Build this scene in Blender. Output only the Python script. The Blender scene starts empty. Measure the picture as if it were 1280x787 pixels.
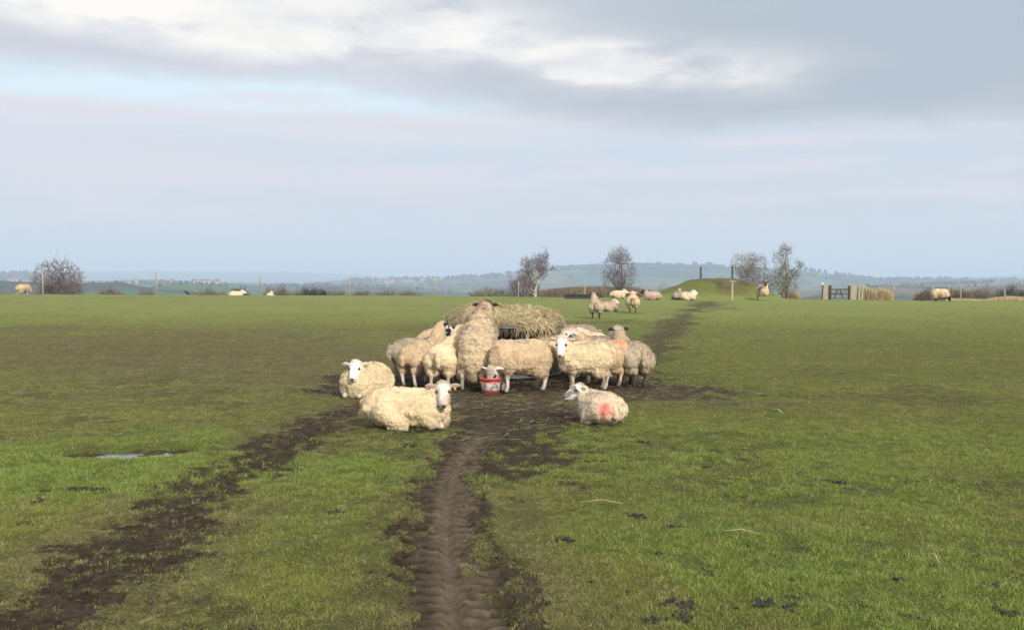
import bpy, bmesh, math, random
import numpy as np
from mathutils import Vector, Matrix, noise as mnoise
R = math.radians
random.seed(7); RNG = np.random.default_rng(7)
scene = bpy.context.scene
COL = scene.collection

# ---------------------------------------------------------------- camera
F = 1200.0; EYE = 1.6; HOR = 342.0
PITCH = math.atan((393.5 - HOR) / F)
cam_d = bpy.data.cameras.new('camera'); cam = bpy.data.objects.new('camera', cam_d); COL.objects.link(cam)
cam_d.sensor_width = 36; cam_d.lens = 36 * F / 1280; cam_d.clip_start = .1; cam_d.clip_end = 60000
cam.location = (0, 0, EYE); cam.rotation_euler = (math.pi / 2 - PITCH, 0, 0)
scene.camera = cam

# ---------------------------------------------------------------- light, sky, exposure
SUN_EL, SUN_AZ = 34.0, 148.0           # azimuth clockwise from +Y : behind the camera, to its right
scene.view_settings.view_transform = 'Standard'; scene.view_settings.look = 'None'
scene.view_settings.gamma = 1; scene.view_settings.use_curve_mapping = False
scene.view_settings.exposure = 0.56
scene.cycles.use_denoising = True
scene.cycles.max_bounces = 6; scene.cycles.volume_bounces = 2
scene.cycles.transparent_max_bounces = 8
sun_d = bpy.data.lights.new('sun', 'SUN'); sun = bpy.data.objects.new('sun', sun_d); COL.objects.link(sun)
sun_d.energy = 2.7; sun_d.angle = R(4.0); sun_d.color = (1, .92, .80)
sdir = Vector((math.sin(R(SUN_AZ)) * math.cos(R(SUN_EL)), math.cos(R(SUN_AZ)) * math.cos(R(SUN_EL)), math.sin(R(SUN_EL))))
sun.rotation_euler = sdir.to_track_quat('Z', 'Y').to_euler()
sun.location = (20, -30, 60)

class NT:
    """small helper that wires shader nodes"""
    def __init__(s, nt): s.nt = nt
    def n(s, t, **k):
        n = s.nt.nodes.new(t)
        for a, v in k.items(): setattr(n, a, v)
        return n
    def L(s, a, b): s.nt.links.new(a, b)
    def setin(s, sock, v):
        if isinstance(v, bpy.types.NodeSocket): s.L(v, sock)
        elif v is not None: sock.default_value = v
    def m(s, op, a, b=None, c=None, clamp=False):
        n = s.n('ShaderNodeMath', operation=op, use_clamp=clamp)
        s.setin(n.inputs[0], a)
        if b is not None: s.setin(n.inputs[1], b)
        if c is not None: s.setin(n.inputs[2], c)
        return n.outputs[0]
    def vm(s, op, a, b=None, out=0):
        n = s.n('ShaderNodeVectorMath', operation=op); s.setin(n.inputs[0], a)
        if b is not None: s.setin(n.inputs[1], b)
        return n.outputs[out]
    def ss(s, v, lo, hi, a=0., b=1.):
        n = s.n('ShaderNodeMapRange', interpolation_type='SMOOTHSTEP')
        for k, x in zip(('Value', 'From Min', 'From Max', 'To Min', 'To Max'), (v, lo, hi, a, b)): s.setin(n.inputs[k], x)
        return n.outputs[0]
    def noise(s, vec, scale, detail=4, rough=.5, dist=0., out=0):
        n = s.n('ShaderNodeTexNoise'); s.setin(n.inputs['Vector'], vec)
        n.inputs['Scale'].default_value = scale; n.inputs['Detail'].default_value = detail
        n.inputs['Roughness'].default_value = rough; n.inputs['Distortion'].default_value = dist
        return n.outputs[out]
    def mix(s, f, a, b):
        n = s.n('ShaderNodeMix', data_type='RGBA'); s.setin(n.inputs[0], f)
        for q, v in ((n.inputs[6], a), (n.inputs[7], b)):
            if isinstance(v, tuple) and len(v) == 3: v = (*v, 1)
            s.setin(q, v)
        return n.outputs[2]
    def attr(s, name, typ='GEOMETRY', out='Fac'):
        n = s.n('ShaderNodeAttribute', attribute_name=name, attribute_type=typ); return n.outputs[out]
    def comb(s, x, y, z):
        n = s.n('ShaderNodeCombineXYZ')
        for i, v in enumerate((x, y, z)): s.setin(n.inputs[i], v)
        return n.outputs[0]

def srgb(r, g, b, k=1.0):
    f = lambda c: (c / 255 / 12.92 if c / 255 <= .04045 else ((c / 255 + .055) / 1.055) ** 2.4) * k
    return (f(r), f(g), f(b))

def make_world():
    w = bpy.data.worlds.new('World'); scene.world = w; w.use_nodes = True
    t = NT(w.node_tree); w.node_tree.nodes.clear()
    out = t.n('ShaderNodeOutputWorld'); bg = t.n('ShaderNodeBackground'); t.L(bg.outputs[0], out.inputs[0])
    BG = .1; bg.inputs[1].default_value = BG
    sky = t.n('ShaderNodeTexSky', sky_type='NISHITA', sun_disc=False)
    sky.sun_elevation = R(SUN_EL); sky.sun_rotation = R(SUN_AZ); sky.dust_density = 1.5; sky.air_density = 1.0
    K = 1 / BG / (2 ** scene.view_settings.exposure)          # display colour -> background colour
    c = lambda r, g, b, k=1.: srgb(r, g, b, K * k)
    tc = t.n('ShaderNodeTexCoord'); sep = t.n('ShaderNodeSeparateXYZ'); t.L(tc.outputs['Generated'], sep.inputs[0])
    x, y, z = sep.outputs
    u = t.m('ARCTAN2', x, y); v = t.m('ARCSINE', z)
    P = t.comb(t.m('MULTIPLY', u, 1.0), t.m('MULTIPLY', v, 3.2), 0)
    n1 = t.noise(P, 3.4, 5, .52, .25); n2 = t.noise(P, 9, 5, .55, .2)
    n3 = t.noise(t.vm('ADD', P, (3.1, 7.7, 1.3)), 2.3, 5, .5, .3)
    n4 = t.noise(t.comb(u, t.m('MULTIPLY', v, 9.), 2.), 4.0, 4, .5, .1)
    n6 = t.noise(P, 26, 5, .6, .1)
    off = lambda n, k: t.m('MULTIPLY', t.m('SUBTRACT', n, .5), k)
    vd = t.m('ADD', v, t.m('ADD', off(n1, .05), off(n2, .02)))
    right = t.ss(u, -.22, .22)
    def gauss(u0, v0, su, sv, uu=u, vv=vd):
        a = t.m('POWER', t.m('DIVIDE', t.m('SUBTRACT', uu, u0), su), 2.); b = t.m('POWER', t.m('DIVIDE', t.m('SUBTRACT', vv, v0), sv), 2.)
        return t.m('EXPONENT', t.m('MULTIPLY', t.m('ADD', a, b), -1.))
    # pale clear air : the physical sky softened by high haze, clearer in the gap to the left
    hazec = t.mix(t.ss(v, .0, .13), c(214, 221, 233), c(212, 220, 232))
    base = t.mix(.06, hazec, sky.outputs[0])
    gap = t.m('MULTIPLY', gauss(-.32, .168, .32, .030), 1.3, clamp=True)
    base = t.mix(t.m('MULTIPLY', gap, .95, clamp=True), base, c(222, 241, 251, 1.04))
    gap2 = gauss(.05, .115, .5, .018)
    base = t.mix(t.m('MULTIPLY', gap2, .40), base, c(209, 223, 235))
    # long thin streaks of stratus
    s1 = t.m('MULTIPLY', t.ss(n4, .43, .62), t.ss(v, .03, .08)); s1 = t.m('MULTIPLY', s1, t.ss(v, .22, .16))
    base = t.mix(t.m('MULTIPLY', s1, .75), base, c(229, 227, 236))
    st = t.m('MULTIPLY', gauss(-.50, .152, .30, .011), .95)
    base = t.mix(st, base, c(229, 226, 234))
    st2 = t.m('MULTIPLY', gauss(-.13, .148, .24, .008), .8)
    base = t.mix(st2, base, c(226, 223, 232))
    st3 = t.m('MULTIPLY', gauss(-.45, .115, .26, .016), .55)
    base = t.mix(st3, base, c(226, 223, 234))
    st4 = t.m('MULTIPLY', gauss(.12, .075, .40, .014), .5)
    base = t.mix(st4, base, c(218, 218, 230))
    # main bank
    edge = t.m('SUBTRACT', .190, t.m('MULTIPLY', right, .050))
    bank = t.ss(t.m('ADD', t.m('SUBTRACT', vd, edge), off(n6, .012)), -.012, .022)
    dark = t.mix(right, c(207, 211, 222), c(182, 193, 206))
    dark = t.mix(t.ss(v, .20, .29), dark, t.mix(right, c(196, 203, 220), c(183, 195, 208)))
    lit = t.mix(t.ss(t.m('ADD', n1, off(n2, .5)), .35, .62), c(226, 227, 233), c(253, 250, 246, 1.05))
    b = t.m('ADD', gauss(-.44, .262, .30, .030), gauss(-.15, .243, .15, .030))
    b = t.m('ADD', b, t.m('MULTIPLY', gauss(.08, .213, .075, .020), 1.15))
    b = t.m('ADD', b, t.m('MULTIPLY', gauss(.19, .200, .11, .024), .55))
    b = t.m('MULTIPLY', b, t.ss(t.m('ADD', n2, off(n6, .35)), .22, .60, .40, 1.6), clamp=True)
    cloud = t.mix(b, dark, lit)
    soft = t.m('MULTIPLY', t.ss(n3, .45, .7), .35)
    cloud = t.mix(soft, cloud, c(206, 211, 217))
    col = t.mix(bank, base, cloud)
    # the overhead sky: thicker, brighter overcast with gaps
    over = t.mix(t.ss(n3, .38, .62), c(215, 220, 228, 1.4), c(250, 248, 244, 2.0))
    col = t.mix(t.ss(v, .30, .60), col, over)
    # below the horizon
    col = t.mix(t.ss(v, -.01, -.05), col, c(120, 130, 110, .6))
    t.L(col, bg.inputs[0])
make_world()

# ---------------------------------------------------------------- numpy noise
_T = np.random.default_rng(11).random((256, 256)).astype(np.float32)
def vnoise(x, y):
    xi = np.floor(x).astype(np.int64); yi = np.floor(y).astype(np.int64)
    fx = x - xi; fy = y - yi; fx = fx * fx * (3 - 2 * fx); fy = fy * fy * (3 - 2 * fy)
    a = _T[xi & 255, yi & 255]; b = _T[(xi + 1) & 255, yi & 255]; c = _T[xi & 255, (yi + 1) & 255]; d = _T[(xi + 1) & 255, (yi + 1) & 255]
    return (a * (1 - fx) + b * fx) * (1 - fy) + (c * (1 - fx) + d * fx) * fy
def fbm(x, y, s, o=4, g=.5):
    t = 0; a = 1; n = 0
    for i in range(o):
        t = t + a * vnoise(x * s + 17.3 * i, y * s + 9.1 * i); n += a; a *= g; s *= 2.03
    return t / n
def sst(x, a, b):
    t = np.clip((x - a) / (b - a), 0, 1); return t * t * (3 - 2 * t)

# ---------------------------------------------------------------- mapping from a direction to the ground
CP, SP = math.cos(PITCH), math.sin(PITCH)
def ray(px, py):
    xc = (px - 640) / F; yc = (393.5 - py) / F
    return xc, CP + yc * SP, -SP + yc * CP
def mound(x, y):
    dx = x - 13.1 + .5 * (fbm(x, y, .5, 2) - .5); w = np.where(dx < 0, 5.3, 3.8)
    q = sst(1 - np.abs(dx) / w, 0, .80) * sst(1 - np.abs(y - 60) / 4.6, 0, .8)
    return 1.22 * q * (1 + .10 * (fbm(x, y, .9, 3) - .5)) + .30 * q * (fbm(x, y, 1.6, 3) - .5)
def gz(x, y):
    x = np.asarray(x, float); y = np.asarray(y, float)
    yy = np.maximum(y, 0)
    z = .18 * sst(yy, 13, 31) - .06 * sst(yy, 30, 60)
    z = z - .0066 * x * sst(yy, 18, 62)
    z = z + .16 * (fbm(x, y, .09, 3) - .5) * sst(yy, 9, 26)
    z = z + .020 * (fbm(x, y, .8, 3) - .5)
    r = np.hypot(x, y)
    d = np.maximum(r * .35 + yy * .65 - 61, 0)
    z = z - .085 * d * d / (d + 7) * np.where(d > 120, 1, 1)
    return z + mound(x, y)
# skylines of the three ranges of hills, as seen against the horizon (azimuth, drop)
RID = [
 (1300, .34, [(-400,353),(0,351),(45,352),(100,354),(150,352),(185,360),(200,357),(235,354),(275,356),(300,362),(500,366),(1000,366),(1060,361),(1100,356),(1150,357),(1200,358),(1280,355),(1700,356)]),
 (2300, .16, [(-400,356),(0,352),(45,354),(60,357),(130,357),(170,354.5),(280,353.5),(330,357),(420,357.5),(500,358),(640,362),(1000,362),(1100,358),(1280,352),(1700,352)]),
 (3500, .30, [(-400,346),(0,344),(30,342.5),(45,345),(60,349),(140,351),(250,353),(380,355),(430,352.5),(480,351),(540,349.5),(600,346.5),(650,341.5),(700,336.5),(750,334.5),(800,333.5),(880,334.5),(950,336.5),(1000,340),(1040,345),(1080,350),(1280,352),(1700,352)]),
 (9000, .25, [(-400,343),(0,343),(60,342),(100,339.3),(200,338.6),(350,339.3),(420,341.5),(480,345),(600,348),(1000,348),(1100,346.4),(1150,346),(1200,345.5),(1240,344.5),(1280,343.5),(1700,343)])]
def gz_far(x, y):
    r = np.hypot(x, y); yc = np.maximum(y, .35 * r)
    px = 640 + F * np.clip(x / yc, -1.2, 1.2)
    z = np.full_like(r, -62.) + 10 * (fbm(x, y, .002, 3) - .5)
    for rk, w, pts in RID:
        py = np.interp(px, [p[0] for p in pts], [p[1] for p in pts]) + 1.3 * (fbm(px, px * 0 + rk, .03, 3) - .5)
        crest = EYE - (py - HOR) * rk * (yc / r) / F
        b = np.exp(-(np.log(r / rk) / w) ** 2)
        z = np.maximum(z, -66 + (crest + 66) * b)
    return z
def ground_z(x, y):
    x = np.asarray(x, float); y = np.asarray(y, float); r = np.hypot(x, y)
    w = sst(np.log(np.maximum(r, 1)), math.log(260), math.log(800))
    return gz(x, y) * (1 - w) + gz_far(x, np.where(r < 1, 1, y)) * w
def G(px, py, dmax=64.):
    """ground point seen at photo position (px, py)"""
    a, b, c = ray(px, py); a /= b; c /= b
    d = 3.0
    while d < dmax:
        if EYE + c * d < float(gz(a * d, d)): break
        d *= 1.004
    return Vector((a * d, d, float(gz(a * d, d))))
def Zat(px, py, d):
    a, b, c = ray(px, py); return Vector((a / b * d, d, EYE + c / b * d))

# ---------------------------------------------------------------- mesh helpers
def mesh_np(name, V, Fq, smooth=True):
    """V (n,3), Fq (m,k) with the same k for all faces"""
    me = bpy.data.meshes.new(name); V = np.asarray(V, np.float32); Fq = np.asarray(Fq, np.int32)
    m, k = Fq.shape
    me.vertices.add(len(V)); me.vertices.foreach_set('co', V.ravel())
    me.loops.add(m * k); me.loops.foreach_set('vertex_index', Fq.ravel())
    me.polygons.add(m); me.polygons.foreach_set('loop_start', np.arange(0, m * k, k, dtype=np.int32))
    me.update(calc_edges=True)
    if smooth: me.polygons.foreach_set('use_smooth', np.ones(m, bool))
    return me
def fattr(me, name, a):
    at = me.attributes.new(name, 'FLOAT', 'POINT'); at.data.foreach_set('value', np.asarray(a, np.float32))
def cattr(me, name, a):
    a = np.asarray(a, np.float32)
    if a.shape[1] == 3: a = np.hstack([a, np.ones((len(a), 1), np.float32)])
    at = me.attributes.new(name, 'FLOAT_COLOR', 'POINT'); at.data.foreach_set('color', a.ravel())
def link(name, me, mat=None, parent=None, loc=None, **props):
    o = bpy.data.objects.new(name, me); COL.objects.link(o)
    if mat is not None and me is not None:
        me.materials.clear(); me.materials.append(mat)
    if parent is not None: o.parent = parent
    if loc is not None: o.location = loc
    for k, v in props.items(): o[k] = v
    return o
def thing(name, label, cat, loc=(0, 0, 0), rz=0., group=None):
    o = bpy.data.objects.new(name, None); COL.objects.link(o); o.location = loc; o.rotation_euler = (0, 0, rz)
    o.empty_display_size = .1
    o['label'] = label; o['category'] = cat
    if group: o['group'] = group
    return o
def tag(o, label, cat, group=None):
    o['label'] = label; o['category'] = cat
    if group: o['group'] = group
    return o
class MB:
    """collects boxes, tubes and lathes into one mesh"""
    def __init__(s): s.v = []; s.f = []
    def add(s, V, Fc):
        o = len(s.v); s.v += [tuple(p) for p in V]; s.f += [tuple(i + o for i in f) for f in Fc]; return s
    def box(s, c, size, rot=None, j=0.):
        V = []
        for k in range(8):
            p = Vector(((k & 1) - .5, ((k >> 1) & 1) - .5, (k >> 2) - .5)); p = Vector((p.x * size[0], p.y * size[1], p.z * size[2]))
            if j: p += Vector([random.uniform(-j, j) for _ in range(3)])
            if rot is not None: p = rot @ p
            V.append(p + Vector(c))
        return s.add(V, [(0, 2, 3, 1), (4, 5, 7, 6), (0, 1, 5, 4), (2, 6, 7, 3), (0, 4, 6, 2), (1, 3, 7, 5)])
    def bar(s, a, b, w, h=None, up=(0, 0, 1), j=0.):
        a = Vector(a); b = Vector(b); d = b - a; L = d.length; d.normalize(); up = Vector(up)
        if abs(d.dot(up)) > .98: up = Vector((0, 1, 0))
        l = up.cross(d).normalized(); uu = d.cross(l)
        M = Matrix((d, l, uu)).transposed()
        return s.box((a + b) / 2, (L, w, h or w), M, j)
    def tube(s, pts, rs, n=8, closed=False, caps=True):
        pts = [Vector(p) for p in pts]; V = []; Fc = []; N = len(pts)
        if not hasattr(rs, '__len__'): rs = [rs] * N
        pl = None
        for i, p in enumerate(pts):
            if closed: d = (pts[(i + 1) % N] - pts[i - 1])
            else: d = pts[min(i + 1, N - 1)] - pts[max(i - 1, 0)]
            d.normalize()
            if pl is None: pl = d.orthogonal().normalized()
            pl = (pl - d * pl.dot(d)).normalized(); q = d.cross(pl)
            for k in range(n):
                a = 2 * math.pi * k / n; V.append(p + (pl * math.cos(a) + q * math.sin(a)) * rs[i])
        for i in range(N if closed else N - 1):
            for k in range(n):
                j = (i + 1) % N
                Fc.append((i * n + k, i * n + (k + 1) % n, j * n + (k + 1) % n, j * n + k))
        if caps and not closed:
            Fc.append(tuple(range(n))[::-1]); Fc.append(tuple((N - 1) * n + k for k in range(n)))
        return s.add(V, Fc)
    def lathe(s, prof, n=24, c=(0, 0, 0)):
        V = []; Fc = []
        for r, z in prof:
            for k in range(n):
                a = 2 * math.pi * k / n; V.append((c[0] + r * math.cos(a), c[1] + r * math.sin(a), c[2] + z))
        for i in range(len(prof) - 1):
            for k in range(n): Fc.append((i * n + k, i * n + (k + 1) % n, (i + 1) * n + (k + 1) % n, (i + 1) * n + k))
        return s.add(V, Fc)
    def mesh(s, name, smooth=False):
        me = bpy.data.meshes.new(name); me.from_pydata([tuple(v) for v in s.v], [], s.f); me.update()
        if smooth: me.polygons.foreach_set('use_smooth', np.ones(len(me.polygons), bool))
        return me
    def build(s, name, mat, parent=None, smooth=False, **k): return link(name, s.mesh(name, smooth), mat, parent, **k)

# ---------------------------------------------------------------- materials
def mat(name, build):
    m = bpy.data.materials.new(name); m.use_nodes = True; t = NT(m.node_tree); m.node_tree.nodes.clear()
    out = t.n('ShaderNodeOutputMaterial'); p = t.n('ShaderNodeBsdfPrincipled'); t.L(p.outputs[0], out.inputs[0])
    build(t, p, out); return m
def plain(name, c1, c2, scale=20, rough=.8, bump=.0, metal=0., coord='Object', stretch=(1, 1, 1)):
    def b(t, p, out):
        tc = t.n('ShaderNodeTexCoord'); v = t.vm('MULTIPLY', tc.outputs[coord], stretch)
        n = t.noise(v, scale, 5, .6); t.L(t.mix(t.ss(n, .3, .7), c1, c2), p.inputs['Base Color'])
        p.inputs['Roughness'].default_value = rough; p.inputs['Metallic'].default_value = metal
        if bump:
            bn = t.n('ShaderNodeBump'); bn.inputs['Distance'].default_value = bump; t.L(n, bn.inputs['Height']); t.L(bn.outputs[0], p.inputs['Normal'])
    return mat(name, b)

GREEN_A = (.120, .168, .022); GREEN_B = (.172, .206, .034); LUSH = (.145, .225, .030); DRY = (.215, .180, .080); DULL = (.125, .115, .048)
def grass_colour(t, pos, dry, lush, pale):
    n1 = t.noise(pos, .55, 4, .55); n2 = t.noise(pos, 3.1, 4, .6); n3 = t.noise(pos, 22., 3, .6)
    c = t.mix(t.ss(n1, .35, .65), GREEN_A, GREEN_B)
    c = t.mix(t.m('MULTIPLY', t.ss(n2, .50, .72), .55), c, DRY)
    c = t.mix(t.m('MULTIPLY', lush, .9, clamp=True), c, LUSH)
    dd = t.m('MULTIPLY', dry, t.ss(n3, .2, .7, .55, 1.2), clamp=True)
    c = t.mix(dd, c, t.mix(t.ss(n2, .3, .7), DULL, DRY))
    c = t.mix(pale, c, t.mix(t.ss(n1, .3, .7), (.225, .245, .080), (.195, .250, .066)))
    return c, n1, n2, n3
def ground_mat():
    def b(t, p, out):
        g = t.n('ShaderNodeNewGeometry'); pos = g.outputs['Position']
        mud, dry, lush, hay = t.attr('mud'), t.attr('dry'), t.attr('lush'), t.attr('litter')
        c, n1, n2, n3 = grass_colour(t, pos, dry, lush, t.attr('pale'))
        n4 = t.noise(pos, 60., 4, .65); n5 = t.noise(pos, 9., 5, .65)
        st = t.noise(t.vm('MULTIPLY', pos, (1., .35, 1.)), 7., 5, .7)
        n7 = t.noise(t.vm('MULTIPLY', pos, (1., .6, 1.)), 1.3, 5, .65); c = t.mix(t.ss(n7, .50, .68, 0, .38), c, (.088, .086, .034))
        # patches between blades: soil and moss
        thin = t.m('MULTIPLY', t.m('SUBTRACT', 1., t.attr('pale')), t.ss(n4, .38, .60, .25, .85)); c = t.mix(thin, c, (.060, .056, .022))
        c = t.mix(t.m('MULTIPLY', t.ss(st, .52, .7), .35), c, (.10, .088, .04))
        mc = t.mix(t.ss(n5, .3, .7), (.034, .025, .015), (.076, .056, .036))
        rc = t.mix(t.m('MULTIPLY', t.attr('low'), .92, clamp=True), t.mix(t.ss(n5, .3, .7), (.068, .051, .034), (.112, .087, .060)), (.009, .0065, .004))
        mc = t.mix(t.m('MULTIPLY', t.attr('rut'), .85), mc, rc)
        mc = t.mix(t.ss(n4, .62, .78, 0, .8), mc, (.085, .068, .046))
        mc = t.mix(t.m('MULTIPLY', hay, t.ss(n4, .5, .62), clamp=True), mc, (.22, .17, .10))
        mm = t.m('ADD', mud, t.m('MULTIPLY', t.m('SUBTRACT', n5, .5), 1.1)); mm = t.m('ADD', mm, t.m('MULTIPLY', t.m('SUBTRACT', n4, .5), .8))
        f = t.m('MULTIPLY', t.ss(mm, .32, .62), t.ss(mud, .02, .18))
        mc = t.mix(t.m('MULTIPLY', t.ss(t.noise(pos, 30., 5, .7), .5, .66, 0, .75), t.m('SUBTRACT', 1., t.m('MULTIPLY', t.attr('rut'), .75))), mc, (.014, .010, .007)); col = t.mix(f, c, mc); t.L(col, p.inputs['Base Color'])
        wet = t.m('MULTIPLY', f, t.ss(n5, .5, .75))
        p.inputs['Specular IOR Level'].default_value = .12
        t.L(t.m('SUBTRACT', .95, t.m('MULTIPLY', wet, .30)), p.inputs['Roughness'])
        n6 = t.noise(pos, 38., 5, .7); h = t.m('ADD', t.m('MULTIPLY', n6, 1.1), n5)
        bn = t.n('ShaderNodeBump'); bn.inputs['Distance'].default_value = .045; t.L(t.m('SUBTRACT', 1., t.m('MULTIPLY', t.attr('rut'), .65)), bn.inputs['Strength'])
        t.L(h, bn.inputs['Height']); t.L(bn.outputs[0], p.inputs['Normal'])
    return mat('field', b)
def tuft_mat():
    def b(t, p, out):
        g = t.n('ShaderNodeNewGeometry'); pos = g.outputs['Position']
        dry, lush = t.attr('dry', 'INSTANCER'), t.attr('lush', 'INSTANCER')
        c, n1, n2, n3 = grass_colour(t, pos, dry, lush, t.attr('pale', 'INSTANCER'))
        oi = t.n('ShaderNodeObjectInfo'); rnd = oi.outputs['Random']
        blade = t.attr('blade')
        c = t.mix(t.ss(blade, .78, .86, 0, .8), c, (.27, .235, .11))          # straw-coloured dead blades
        hs = t.n('ShaderNodeHueSaturation'); t.L(c, hs.inputs['Color'])
        t.L(t.m('ADD', .74, t.m('ADD', t.m('MULTIPLY', rnd, .55), t.m('MULTIPLY', blade, .45))), hs.inputs['Value'])
        t.L(t.m('ADD', .485, t.m('MULTIPLY', rnd, .03)), hs.inputs['Hue'])
        t.L(hs.outputs[0], p.inputs['Base Color']); p.inputs['Roughness'].default_value = .6; p.inputs['Specular IOR Level'].default_value = .25
        tr = t.n('ShaderNodeBsdfTranslucent'); t.L(hs.outputs[0], tr.inputs[0])
        mx = t.n('ShaderNodeMixShader'); mx.inputs[0].default_value = .25
        t.L(p.outputs[0], mx.inputs[1]); t.L(tr.outputs[0], mx.inputs[2]); t.L(mx.outputs[0], out.inputs[0])
    return mat('grass_blade', b)
def hills_mat():
    def b(t, p, out):
        g = t.n('ShaderNodeNewGeometry'); pos = g.outputs['Position']
        warp = t.vm('ADD', pos, t.vm('SCALE', t.noise(pos, .004, 3, .5, out=1), None)); 
        vo = t.n('ShaderNodeTexVoronoi'); vo.inputs['Scale'].default_value = .0045
        t.L(pos, vo.inputs['Vector']); se = t.n('ShaderNodeSeparateColor'); t.L(vo.outputs['Color'], se.inputs[0])
        r, gg, bb = se.outputs
        c = t.mix(t.ss(r, .2, .5), (.040, .078, .034), (.062, .100, .042))
        c = t.mix(t.ss(gg, .70, .74), c, (.115, .100, .062))
        c = t.mix(t.ss(bb, .70, .74), c, (.030, .038, .020))
        ve = t.n('ShaderNodeTexVoronoi', feature='DISTANCE_TO_EDGE'); ve.inputs['Scale'].default_value = .0045; t.L(pos, ve.inputs['Vector'])
        c = t.mix(t.ss(ve.outputs[0], .04, .02), c, (.022, .028, .016))
        n = t.noise(pos, .012, 5, .65)
        c = t.mix(t.ss(n, .55, .66, 0, .85), c, (.028, .034, .020))
        t.L(c, p.inputs['Base Color']); p.inputs['Roughness'].default_value = 1; p.inputs['Specular IOR Level'].default_value = .05
    return mat('hills', b)
def vcol_mat(name, rough=.9, bump=.004, bscale=60., sheen=.0, sub=0.):
    def b(t, p, out):
        c = t.attr('Col', out='Color'); tc = t.n('ShaderNodeTexCoord'); n = t.noise(tc.outputs['Object'], bscale, 4, .6)
        hs = t.n('ShaderNodeHueSaturation'); t.L(c, hs.inputs['Color']); t.L(t.ss(n, .25, .75, .92, 1.06), hs.inputs['Value'])
        t.L(hs.outputs[0], p.inputs['Base Color']); p.inputs['Roughness'].default_value = rough; p.inputs['Specular IOR Level'].default_value = .2
        if sheen: p.inputs['Sheen Weight'].default_value = sheen
        if bump:
            bn = t.n('ShaderNodeBump'); bn.inputs['Distance'].default_value = bump; t.L(n, bn.inputs['Height']); t.L(bn.outputs[0], p.inputs['Normal'])
    return mat(name, b)
M = {}
M['ground'] = ground_mat(); M['tuft'] = tuft_mat(); M['hills'] = hills_mat()
M['wool'] = vcol_mat('wool', .95, .010, 45., .15); M['fleece'] = vcol_mat('fleece', .95, 0, 30., .2)
M['eye'] = plain('eye', (.01, .008, .006), (.02, .015, .01), 5, .15)
M['hay'] = vcol_mat('hay', .9, .02, 40.)
M['post'] = plain('weathered_post', (.24, .22, .165), (.36, .34, .26), 9, .9, .004, stretch=(4, 4, .6))
M['darkwood'] = plain('dark_timber', (.045, .030, .024), (.085, .060, .048), 8, .85, .003, stretch=(3, 3, .6))
M['palewood'] = plain('pale_timber', (.30, .26, .185), (.44, .39, .29), 7, .9, .003, stretch=(5, 5, .5))
M['blackpost'] = plain('dark_metal_post', (.03, .035, .04), (.06, .065, .07), 10, .6)
M['galv'] = plain('galvanised_tube', (.045, .055, .06), (.10, .12, .13), 14, .55, .001, .4)
M['rust'] = plain('rusty_sheet', (.05, .045, .045), (.10, .085, .08), 6, .7, .002, .2)
M['wire'] = plain('fence_wire', (.2, .2, .2), (.3, .3, .3), 10, .6, 0, .5)
M['blackplastic'] = plain('black_plastic', (.015, .016, .018), (.03, .03, .033), 6, .6)
M['white'] = plain('white_paint', (.72, .73, .74), (.8, .8, .8), 3, .5)
M['yellow'] = plain('yellow_tag', (.60, .42, .05), (.70, .50, .08), 8, .5)
M['bark'] = plain('grey_brown_bark', (.075, .062, .055), (.14, .12, .105), 12, .95, .01)
M['birchbark'] = plain('pale_birch_bark', (.30, .26, .22), (.66, .63, .58), 5, .8, .005, stretch=(1, 1, 3))
M['twig_purple'] = plain('purple_brown_twigs', (.15, .11, .115), (.23, .18, .18), 3, .9)
M['twig_brown'] = plain('brown_twigs', (.17, .135, .095), (.26, .21, .15), 3, .9)
M['twig_green'] = plain('mossy_twigs', (.14, .125, .065), (.22, .20, .11), 3, .9)
M['bush'] = plain('hedge_twigs', (.15, .118, .088), (.235, .190, .135), 1.2, .95)
M['bush_dark'] = plain('dark_hedge', (.042, .048, .030), (.075, .078, .048), 1.2, .95)
M['reed'] = plain('dead_reeds', (.36, .27, .15), (.50, .40, .24), 5, .95, stretch=(3, 3, .4))
M['reedbrown'] = plain('brown_reeds', (.13, .095, .062), (.22, .165, .11), 1.5, .95)
M['dung'] = plain('dung', (.008, .008, .007), (.026, .023, .017), 45, .85, .02)
M['straw'] = plain('straw', (.20, .16, .09), (.42, .36, .22), 9, .8)
M['farwood'] = plain('far_wood', (.018, .024, .014), (.045, .042, .026), .02, 1., coord='Object')
M['house'] = plain('house_wall', (.30, .24, .20), (.46, .41, .36), .01, .8, coord='Object')
M['roof'] = plain('house_roof', (.16, .09, .07), (.22, .14, .11), .02, .8)

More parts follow.
